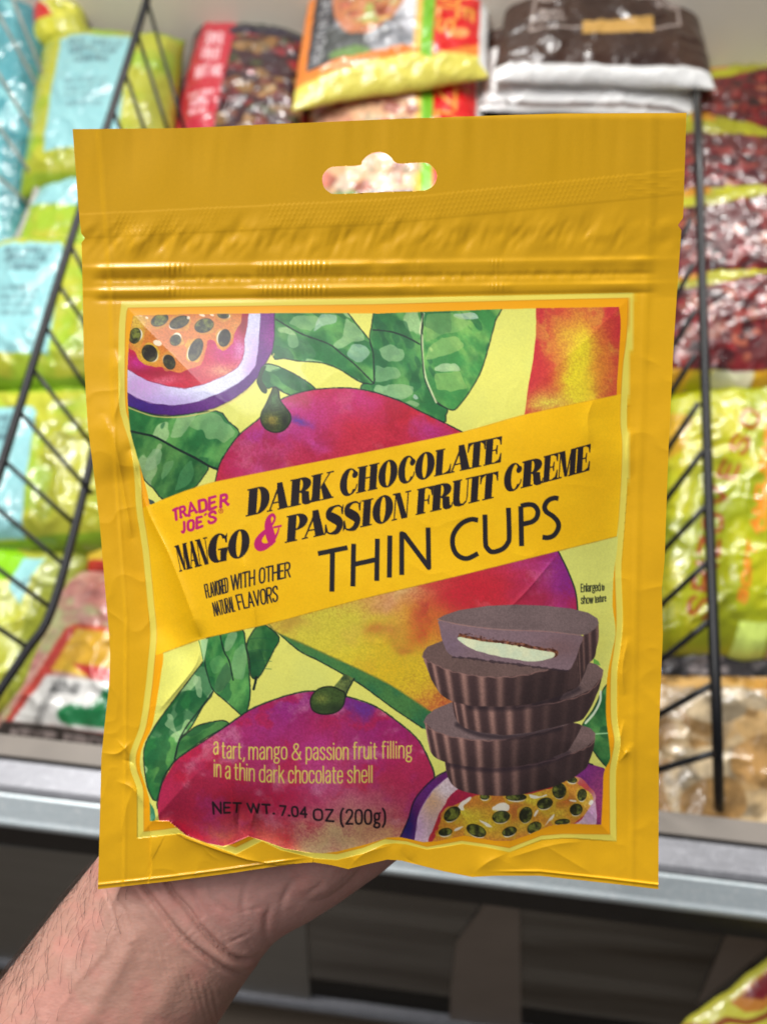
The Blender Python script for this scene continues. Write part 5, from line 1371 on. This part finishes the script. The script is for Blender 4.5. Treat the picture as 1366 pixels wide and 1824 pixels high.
def art_lower(s):
    a = s.asp * 200
    s.fill(R(-2, 202, -2, a + 2), wash(C(176, 136, 124), C(160, 100, 92), 26, 2, C(160, 162, 116), gran=.06))
    s.fill([(-2, a * .3), (20, a * .1), (40, a * .3), (20, a * .6), (-2, a * .7)], wash(C(150, 96, 92), C(150, 160, 110), 20, 6), a=.8)
    s.fill([(34, a * .36), (44, a * .36), (22, a + 2), (6, a + 2)], C(160, 54, 46))
    s.fill([(44, a * .36), (202, a * .38), (202, a * .62), (66, a * .62), (34, a * .60)], wash(C(206, 168, 52), C(190, 146, 44), 30, 3)); s.line([(40, a * .36), (202, a * .38)], 4, C(186, 74, 46))
    s.fill([(50, a * .56), (202, a * .58), (202, a * .64), (70, a * .63)], C(172, 46, 46))
    s.fill([(32, a * .63), (202, a * .65), (202, a * .9), (18, a * .88)], C(196, 194, 190))
    words(s, ['MEDLEY'], 96, 140, a * .42, a * .48, C(60, 40, 20), 2, a=.8); words(s, ['WILD', 'RICE'], 40, 62, a * .66, a * .72, C(70, 70, 70), 1.8, a=.7)
    G = C(22, 104, 58)
    s.fill([(84, a * .67), (112, a * .68), (104, a * .80), (96, a * .86), (62, a * .86), (58, a * .80), (76, a * .77)], G, smooth=True); s.ell(64, a * .82, 12, 9, 0, G); s.fill([(108, a * .72), (140, a * .72), (140, a * .9), (98, a * .9)], C(190, 160, 50))
    s.fill([(10, a * .88), (202, a * .91), (202, a + 2), (-2, a + 2)], C(50, 44, 42)); words(s, ['KEEP FROZEN TILL USE'], 20, 180, a * .91, a * .965, C(176, 160, 156), 2, a=.8)
    return C(190, 130, 120)


def art_fry_low(s):
    """same bag as above, its food picture reaching further down"""
    a = s.asp * 200
    art_fry(s)
    chunks(s, (12, 122, a * .2, a * .72), [C(226, 186, 140), C(206, 150, 120), C(236, 206, 160), C(206, 120, 100), C(222, 196, 170), C(214, 130, 110)], 120, 10, 7, C(216, 170, 130))
    return C(228, 150, 60)


def art_under(s):
    a = s.asp * 200
    s.fill(R(-2, 202, -2, a + 2), C(226, 190, 60)); s.fill([(-2, -2), (26, -2), (14, a + 2), (-2, a + 2)], C(206, 90, 50)); s.fill([(0, a * .84), (202, a * .86), (202, a), (0, a)], C(200, 60, 50))
    return C(220, 180, 60)


GT, GL, GC = 'teal bags at the far left', 'lime bags with a pale blue label', 'dark red fruit bags with yellow green trim'
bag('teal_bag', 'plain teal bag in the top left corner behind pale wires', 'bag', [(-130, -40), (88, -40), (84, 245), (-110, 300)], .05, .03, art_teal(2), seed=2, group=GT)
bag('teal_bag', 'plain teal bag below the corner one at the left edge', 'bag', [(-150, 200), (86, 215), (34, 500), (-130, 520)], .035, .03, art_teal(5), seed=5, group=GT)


def art_back_lime(s):
    a = s.asp * 200
    s.fill(R(-2, 202, -2, a + 2), wash(LIM, C(220, 214, 70), 40, 4)); s.fill([(0, a * .25), (70, a * .5), (90, a * .72), (0, a * .78)], C(200, 24, 24)); s.line([(0, a * .1), (90, a * .6)], 5, C(226, 224, 200))
    return LIM


bag('snack_bag', 'yellow green bag with a red corner, half hidden against the beige wall', 'bag', [(64, -12), (150, 0), (165, 84), (62, 80)], .06, .02, art_back_lime, (50, 50), seed=3)
bag('lime_bag', 'lime bag with a pale blue text label standing highest of its stack', 'bag', [(84, 64), (330, 72), (300, 330), (36, 352)], .055, .035, art_lime((.2, .70), (.13, .86), .5, 1), seed=1, group=GL)
bag('lime_bag', 'lime bag with a pale blue label seen beside the zip of the pouch', 'bag', [(70, 330), (300, 320), (250, 500), (10, 480)], .04, .03, art_lime((.12, .5), (-.1, .45), .9, 3, False), seed=4, group=GL)
bag('lime_bag', 'lime bag with a glinting pale blue label left of the passion fruit print', 'bag', [(-20, 430), (270, 440), (240, 712), (-70, 705)], .05, .035, art_lime((.14, .56), (.12, .84), .8, 5), seed=7, group=GL)
bag('lime_bag', 'lime bag with a pale blue label at its left, crossed by slanting wires', 'bag', [(-60, 700), (260, 690), (230, 985), (-110, 990)], .045, .035, art_lime((.1, .50), (.2, .95), .8, 8), seed=9, group=GL)


def art_leafy(s):
    a = s.asp * 200
    s.fill(R(-2, 202, -2, a + 2), wash(LIM, C(176, 180, 60), 40, 6, C(190, 196, 110))); s.fill([(20, a * .05), (90, a * .02), (150, a * .2), (80, a * .25), (10, a * .16)], C(130, 190, 20), smooth=True)
    s.fill([(120, a * .1), (150, a * .1), (140, a * .4), (118, a * .3)], C(150, 206, 206)); s.fill([(150, 0), (202, 0), (202, a), (160, a)], C(120, 130, 40), a=.6)
    return LIM


bag('lime_bag', 'lime bag with a bright green leaf, lowest of its stack at the left edge', 'bag', [(-80, 965), (170, 985), (60, 1265), (-120, 1300)], .04, .03, art_leafy, seed=11)
bag('rice_bag', 'yellow and red bag peeping out above the medley bag', 'bag', [(165, 880), (420, 900), (400, 1040), (140, 1030)], .03, .025, art_under, (60, 50), seed=5)
bag('rice_bag', 'pink bag with a yellow band and a green mark just above the metal rail', 'bag', [(118, 1015), (480, 1040), (470, 1385), (-22, 1325)], .04, .03, art_lower, (110, 110), seed=6, wr=1.1)


def art_orange(s):
    s.fill(R(-2, 202, -2, s.asp * 200 + 2), wash(C(222, 160, 40), C(206, 130, 30), 30, 3)); return C(210, 150, 40)


bag('snack_bag', 'orange bag edge showing behind the red banded nut bag', 'bag', [(350, 30), (560, 36), (555, 120), (345, 120)], .02, .02, art_orange, (50, 40), seed=8)
bag('nut_bag', 'dark bag of mixed dried fruit with a red text band', 'bag', [(352, 36), (560, 62), (560, 330), (296, 320)], .04, .03, art_mix, (120, 120), seed=12)
bag('frozen_meal_bag', 'glossy red and orange meal bag with a fried food picture and yellow hem', 'bag', [(556, -40), (874, -50), (868, 140), (520, 196)], .085, .02, art_fry, (150, 170), seed=13, group='red and orange meal bags')
bag('frozen_meal_bag', 'red and orange meal bag lying under its twin, seen through the hang hole', 'bag', [(558, 30), (862, 30), (866, 520), (530, 530)], .045, .03, art_fry_low, (130, 150), seed=14, group='red and orange meal bags')
bag('chocolate_bag', 'brown bag with white seam and round icons, topmost at the back', 'bag', [(912, -44), (1228, -44), (1272, 160), (876, 146)], .085, .022, art_choc, (150, 150), seed=15)
bag('chocolate_bag', 'white seamed bag lying directly under the brown one', 'bag', [(872, 0), (1240, 0), (1236, 216), (856, 196)], .06, .016, art_white_seam, (90, 90), seed=16)
bag('cherry_bag', 'dark red fruit bag at the top of the right hand stack by the wall', 'bag', [(1218, 128), (1460, 126), (1450, 330), (1190, 320)], .035, .03, art_cherry(3, .2), seed=17, group=GC)
bag('cherry_bag', 'second dark red fruit bag from the top, bright trim curling round its edge', 'bag', [(1200, 198), (1420, 260), (1440, 420), (1170, 400)], .045, .03, art_cherry(5, .3), seed=18, group=GC)
bag('cherry_bag', 'dark red fruit bag in the middle of the right hand stack', 'bag', [(1180, 345), (1440, 335), (1440, 560), (1160, 545)], .05, .032, art_cherry(8, .26), seed=19, group=GC)
bag('cherry_bag', 'glistening dark red fruit bag just above the big yellow green one', 'bag', [(1170, 500), (1440, 480), (1440, 720), (1150, 705)], .055, .035, art_cherry(11, .2), seed=20, group=GC)
bag('cherry_bag', 'big yellow green fruit bag with brown letters behind the right divider', 'bag', [(1168, 700), (1452, 672), (1440, 1180), (1120, 1166)], .05, .035, art_cherry_big, (150, 170), seed=21)
bag('snack_bag', 'dark grey speckled bag strip between the yellow green bag and the pasta', 'bag', [(1120, 1120), (1460, 1128), (1460, 1240), (1110, 1235)], .03, .02, art_dark, (80, 50), seed=22)
bag('pasta_bag', 'clear bag of tan frozen pieces at the front right by the rail', 'bag', [(1110, 1196), (1460, 1205), (1460, 1560), (1100, 1525)], .035, .035, art_pasta, (130, 110), seed=23, wr=.9)


def art_sign(s):
    a = s.asp * 200
    s.fill(R(-2, 202, -2, a + 2), C(206, 200, 70))
    OR, RD_, BRN = C(196, 124, 40), C(122, 18, 28), C(140, 60, 24)
    s.fill([(86, a * .05), (190, a * .03), (196, a * .22), (112, a * .20), (92, a * .14)], OR)
    s.fill([(104, a * .06), (186, a * .05), (188, a * .17), (122, a * .155)], RD_); s.line([(104, a * .06), (122, a * .155)], 2, BRN)
    s.line([(18, a * .02), (40, a * .10), (66, a * .12), (84, a * .20), (110, a * .24), (150, a * .26), (198, a * .3)], 7, BRN)
    s.fill([(60, a * .4), (150, a * .38), (160, a * .6), (80, a * .62)], RD_)
    return C(206, 200, 70)


p0 = at_depth(np.array(1300.), np.array(1780.), np.array(.66))
bag('snack_bag', 'yellow bag with dark red shapes below the rail in the lower right corner', 'bag', [(1195, 1838), (1400, 1684), (1590, 1890), (1390, 2050)], 0, .01, art_sign, (90, 90), seed=24, wr=.3, p0=p0, n0=-FW + .25 * UP)

# ------------------------------------------------------------------ the hand and forearm
AX = np.array([.6, -.8]); LA = np.array([.8, .6])


def arm_pt(t, l, d): return at_depth(t * AX[0] + l * LA[0], t * AX[1] + l * LA[1], d)


#        t      L     R    centre depth, half thickness
SEC = [(-1900, 1030, 1445, .282, .035), (-1700, 1036, 1428, .284, .034), (-1500, 1044, 1414, .288, .031), (-1350, 1050, 1406, .291, .028), (-1226, 1052, 1404, .293, .0255), (-1117, 1056, 1398, .2945, .024), (-1046, 1052, 1400, .295, .0238),
       (-973, 1042, 1430, .2955, .0235), (-876, 1020, 1464, .2955, .0225), (-809, 1002, 1483, .295, .021), (-700, 1000, 1500, .2935, .0195), (-560, 1030, 1500, .2895, .0165), (-450, 1058, 1490, .2855, .0135), (-405, 1075, 1475, .284, .010)]


def loft(sec, nt=90, nr=64):
    T = np.array([q[0] for q in sec], float)
    ts = np.linspace(T[0], T[-1], nt)
    # smooth interpolation of each column
    cols = [np.array([q[k] for q in sec], float) - (.0045 if k == 3 else 0) for k in range(1, 5)]
    sm = []
    for c in cols:
        P = spline(np.stack([T, c], -1), 12); sm.append(np.interp(ts, P[:, 0], P[:, 1]))
    V = []
    for i in range(nt):
        L, R_, dc, hh = (s_[i] for s_ in sm)
        th = np.linspace(0, 2 * math.pi, nr, endpoint=False)
        cx, sx = np.cos(th), np.sin(th)
        e = .82
        l = (L + R_) / 2 + (R_ - L) / 2 * np.sign(cx) * np.abs(cx) ** e
        d = dc - hh * np.sign(sx) * np.abs(sx) ** e
        V.append(arm_pt(ts[i], l, d))
    V = np.concatenate(V); F = []
    for i in range(nt - 1):
        for j in range(nr): F.append((i * nr + j, i * nr + (j + 1) % nr, (i + 1) * nr + (j + 1) % nr, (i + 1) * nr + j))
    F += [tuple(range(nr))[::-1], tuple((nt - 1) * nr + j for j in range(nr))]
    return V, F


def bk(x, y): return depth0(y) + .0085      # back of the pouch


hb = MB().add(loft(SEC))


def finger(pts, rad):
    P = spline(np.array([arm_pt(*p) for p in pts]), 8); r = np.interp(np.linspace(0, 1, len(P)), np.linspace(0, 1, len(rad)), rad)
    a = np.linspace(0, math.pi / 2, 5)[1:]
    tip = P[-1]; dr = (P[-1] - P[-2]) / np.linalg.norm(P[-1] - P[-2])
    P2 = np.vstack([P] + [tip + dr * r[-1] * .95 * math.sin(k) for k in a]); r2 = np.concatenate([r, r[-1] * np.cos(a) + 1e-4])
    hb.add(tube(P2, r2, 18))


for l0, l1, ln_, r0 in ((1110, 1060, 330, .0088), (1212, 1196, 395, .0094), (1316, 1330, 375, .0092), (1420, 1455, 300, .0082)):
    ds = []
    for k in (0, .35, .65, 1):
        t = -470 + ln_ * k + 40 * (k > 0); l = l0 + (l1 - l0) * k
        y = t * AX[1] + l * LA[1]; x = t * AX[0] + l * LA[0]
        ds.append((t, l, float(bk(x, y)) + r0 * (1.0 + .55 * math.sin(math.pi * k)) + .0012 + .006 * (1 - k)))
    finger(ds, (r0 * 1.05, r0, r0 * .9, r0 * .78))
# thumb leaves the side of the palm near the wrist
thp = [(-880, 1080, .292), (-800, 1000, .287), (-700, 925, .2815), (-600, 880, .2775), (-520, 860, .2755)]
finger(thp, (.014, .0135, .0115, .0105, .0085))
# muscle pads of the palm
def ball(t, l, d, rx, ry, rd):
    n, V, F = 20, [], []
    for i in range(n + 1):
        ph = math.pi * i / n
        for j in range(n):
            q = 2 * math.pi * j / n
            V.append(arm_pt(t + rx * math.cos(ph), l + ry * math.sin(ph) * math.cos(q), d + rd * math.sin(ph) * math.sin(q)))
    for i in range(n):
        for j in range(n): F.append((i * n + j, i * n + (j + 1) % n, (i + 1) * n + (j + 1) % n, (i + 1) * n + j))
    hb.add((V, F))


ball(-850, 1362, .2800, 130, 80, .0140)     # little finger side
ball(-840, 1100, .2795, 150, 110, .0160)     # thumb side

raw = bpy.data.meshes.new('hand_raw'); raw.from_pydata([tuple(v) for v in hb.V], [], hb.F); raw.update()
tmp = bpy.data.objects.new('hand_raw', raw); S.collection.objects.link(tmp)
rm = tmp.modifiers.new('r', 'REMESH'); rm.mode = 'VOXEL'; rm.voxel_size = HV
smo = tmp.modifiers.new('s', 'SMOOTH'); smo.factor = .5; smo.iterations = HS
dg = bpy.context.evaluated_depsgraph_get(); ev = tmp.evaluated_get(dg); me2 = bpy.data.meshes.new_from_object(ev)
nV = len(me2.vertices); HVx = np.zeros(nV * 3, np.float32); me2.vertices.foreach_get('co', HVx); HVx = HVx.reshape(-1, 3).astype(float)
HN = np.zeros(nV * 3, np.float32); me2.vertices.foreach_get('normal', HN); HN = HN.reshape(-1, 3).astype(float)
HF = [tuple(p.vertices) for p in me2.polygons]
bpy.data.objects.remove(tmp)
hx, hy = project(HVx)
facing = np.clip(-(HN @ FW) * 2, 0, 1)
disp = np.zeros(nV)


def groove(pts, dep, wd, lip=.35):
    """skin crease: a narrow furrow with swollen sides (millimetres, plan units)"""
    global disp
    P = spline(pts, 6); d, _ = dist_poly(hx, hy, P)
    e = np.minimum(np.hypot(hx - P[0, 0], hy - P[0, 1]), np.hypot(hx - P[-1, 0], hy - P[-1, 1])); k = sstep(0, 40, e)
    disp += k * (-dep * np.exp(-(d / wd) ** 2) + lip * dep * np.exp(-((d - 2.4 * wd) / (1.6 * wd)) ** 2))


groove([(276, 1530), (306, 1588), (334, 1620), (360, 1656), (400, 1694), (430, 1710), (470, 1706)], 1.7, 4.2, .25)
groove([(236, 1560), (262, 1590), (288, 1622), (318, 1660), (358, 1696), (404, 1726), (452, 1742)], 1.35, 4.0, .25)
groove([(270, 1580), (320, 1640), (360, 1682), (410, 1714), (440, 1724)], -.8, 13, 0)
groove([(330, 1560), (352, 1606), (372, 1640)], .5, 3.5, .3)
groove([(488, 1600), (474, 1640), (478, 1672), (492, 1684)], .5, 5, .2); groove([(440, 1560), (432, 1610), (446, 1650)], .5, 5, .2); groove([(360, 1560), (384, 1606), (424, 1640)], .45, 5, .2)
groove([(536, 1550), (508, 1594), (496, 1636)], .45, 5, .2); groove([(590, 1550), (566, 1580), (530, 1604)], .35, 5, .2); groove([(410, 1556), (422, 1586), (414, 1606)], .3, 4, .2)
for k in range(26):      # fine net of lines across the wrist and palm heel
    q_ = random.Random(k + 40); x = 180 + 420 * q_.random(); y = 1560 + .35 * (x - 180) + 150 * (q_.random() - .2); ln_ = 30 + 60 * q_.random(); an = q_.choice((.9, 1.1, -.5, 2.2)) + .3 * q_.random()
    groove([(x, y), (x + ln_ * .5 * math.cos(an) + 4, y + ln_ * .5 * math.sin(an)), (x + ln_ * math.cos(an), y + ln_ * math.sin(an))], .10 + .18 * q_.random(), 2.4, .3)
for k in range(13):      # fine stretch lines down the inside of the wrist
    x = 176 + 15 * k; y = 1592 + 13 * k
    groove([(x, y - 26), (x + 22, y + 16), (x + 34, y + 66), (x + 50, y + 112)], .10 + .20 * random.Random(k).random(), 2.6, .5)
# tendons and veins
groove([(250, 1640), (225, 1700), (180, 1780), (150, 1840)], -.9, 16, 0); groove([(330, 1700), (300, 1760), (270, 1830)], -.7, 18, 0); groove([(214, 1640), (180, 1700), (130, 1760), (90, 1840)], -.35, 6, 0)
disp += .5 * (fbm(hx, hy, 60, 3, 3) - .5) + .16 * (fbm(hx + .5 * hy, hy, 12, 3, 5) - .5) + .10 * (fbm(hx, hy, 4.5, 2, 7) - .5)
HVx = HVx + HN * (disp * facing / 1000)[:, None]

sm_, snt, sb = new_mat('skin')
tc = nd(snt, 'ShaderNodeTexCoord')
n1 = nd(snt, 'ShaderNodeTexNoise'); n1.inputs['Scale'].default_value = 55; n1.inputs['Detail'].default_value = 5
n2 = nd(snt, 'ShaderNodeTexNoise'); n2.inputs['Scale'].default_value = 420; n2.inputs['Detail'].default_value = 3
at_ = nd(snt, 'ShaderNodeAttribute', attribute_name='print')
snt.links.new(tc.outputs['Object'], n1.inputs['Vector']); snt.links.new(tc.outputs['Object'], n2.inputs['Vector'])
ad = nd(snt, 'ShaderNodeMath', operation='ADD'); snt.links.new(n1.outputs['Fac'], ad.inputs[0]); snt.links.new(n2.outputs['Fac'], ad.inputs[1])
mr = nd(snt, 'ShaderNodeMapRange'); mr.inputs['From Min'].default_value = .6; mr.inputs['From Max'].default_value = 1.4; mr.inputs['To Min'].default_value = .88; mr.inputs['To Max'].default_value = 1.10
snt.links.new(ad.outputs[0], mr.inputs['Value'])
vm = nd(snt, 'ShaderNodeVectorMath', operation='SCALE'); snt.links.new(at_.outputs['Color'], vm.inputs[0]); snt.links.new(mr.outputs[0], vm.inputs['Scale'])
snt.links.new(vm.outputs[0], sb.inputs['Base Color'])
sb.inputs['Roughness'].default_value = .52; sb.inputs['Specular IOR Level'].default_value = .4
sb.inputs['Subsurface Weight'].default_value = .18; sb.inputs['Subsurface Radius'].default_value = (1.0, .35, .2); sb.inputs['Subsurface Scale'].default_value = .004
smp = nd(snt, 'ShaderNodeMapping'); smp.inputs['Rotation'].default_value = (0, 0, -.6); smp.inputs['Scale'].default_value = (1, 1.9, 1.4); snt.links.new(tc.outputs['Object'], smp.inputs[0])
vo = nd(snt, 'ShaderNodeTexVoronoi'); vo.inputs['Scale'].default_value = 620; snt.links.new(smp.outputs[0], vo.inputs['Vector'])
bp = nd(snt, 'ShaderNodeBump'); bp.inputs['Strength'].default_value = .13; bp.inputs['Distance'].default_value = .0004
snt.links.new(vo.outputs['Distance'], bp.inputs['Height']); snt.links.new(bp.outputs[0], sb.inputs['Normal'])
# pinker palm, tanner forearm
tt = hx * AX[0] + hy * AX[1]
k = sstep(-1190, -1010, tt + 60 * (fbm(hx, hy, 80, 2, 4) - .5))[:, None]
scol = lin(C(170, 127, 112)) * (1 - k) + lin(C(192, 142, 132)) * k
mo = sstep(.5, .75, fbm(hx, hy, 46, 3, 8))[:, None]
scol = scol * (1 - .22 * mo) + lin(C(196, 116, 108)) * .22 * mo
person = mesh('person', HVx, HF, sm_, None, True, scol)
tag(person, 'bare left forearm and palm with creased wrist holding the yellow pouch from behind', 'person')

# hair of the forearm
rr = random.Random(5); hairs = MB()
cand = np.nonzero((tt < -1150) & (facing > -1) & (hx > -60) & (hx < 330) & (hy < 1900))[0]
lat = hx * LA[0] + hy * LA[1]
pool = [i for i in cand if (HN[i] @ FW) < .25]
for q in range(NH):
    i = pool[rr.randrange(len(pool))]
    e = (lat[i] - 1050) / 350
    if rr.random() < (e * 2.6 if e > 0 else 0): continue
    p = HVx[i]; n = HN[i]
    g = arm_pt(tt[i] + 10, lat[i] - 4 - 9 * rr.random(), .28) - arm_pt(tt[i], lat[i], .28); g = -g if rr.random() < .25 else g
    g = g / np.linalg.norm(g); g = g - n * (g @ n); g /= np.linalg.norm(g) + 1e-9
    L = rr.uniform(.004, .011); s_ = np.cross(n, g) * rr.uniform(-.5, .5)
    path = [p - n * .0003 + (g * f + s_ * f * f) * L + n * L * (.55 * f - .38 * f * f) for f in (0, .25, .5, .75, 1)]
    hairs.add(tube(np.array(path), [3.4e-5, 3.4e-5, 3.2e-5, 2.6e-5, 1.2e-5], 4))
mesh('arm_hair', np.array(hairs.V), hairs.F, mat('dark_hair', (52, 38, 30), .5, noise=(200, .2)), person)
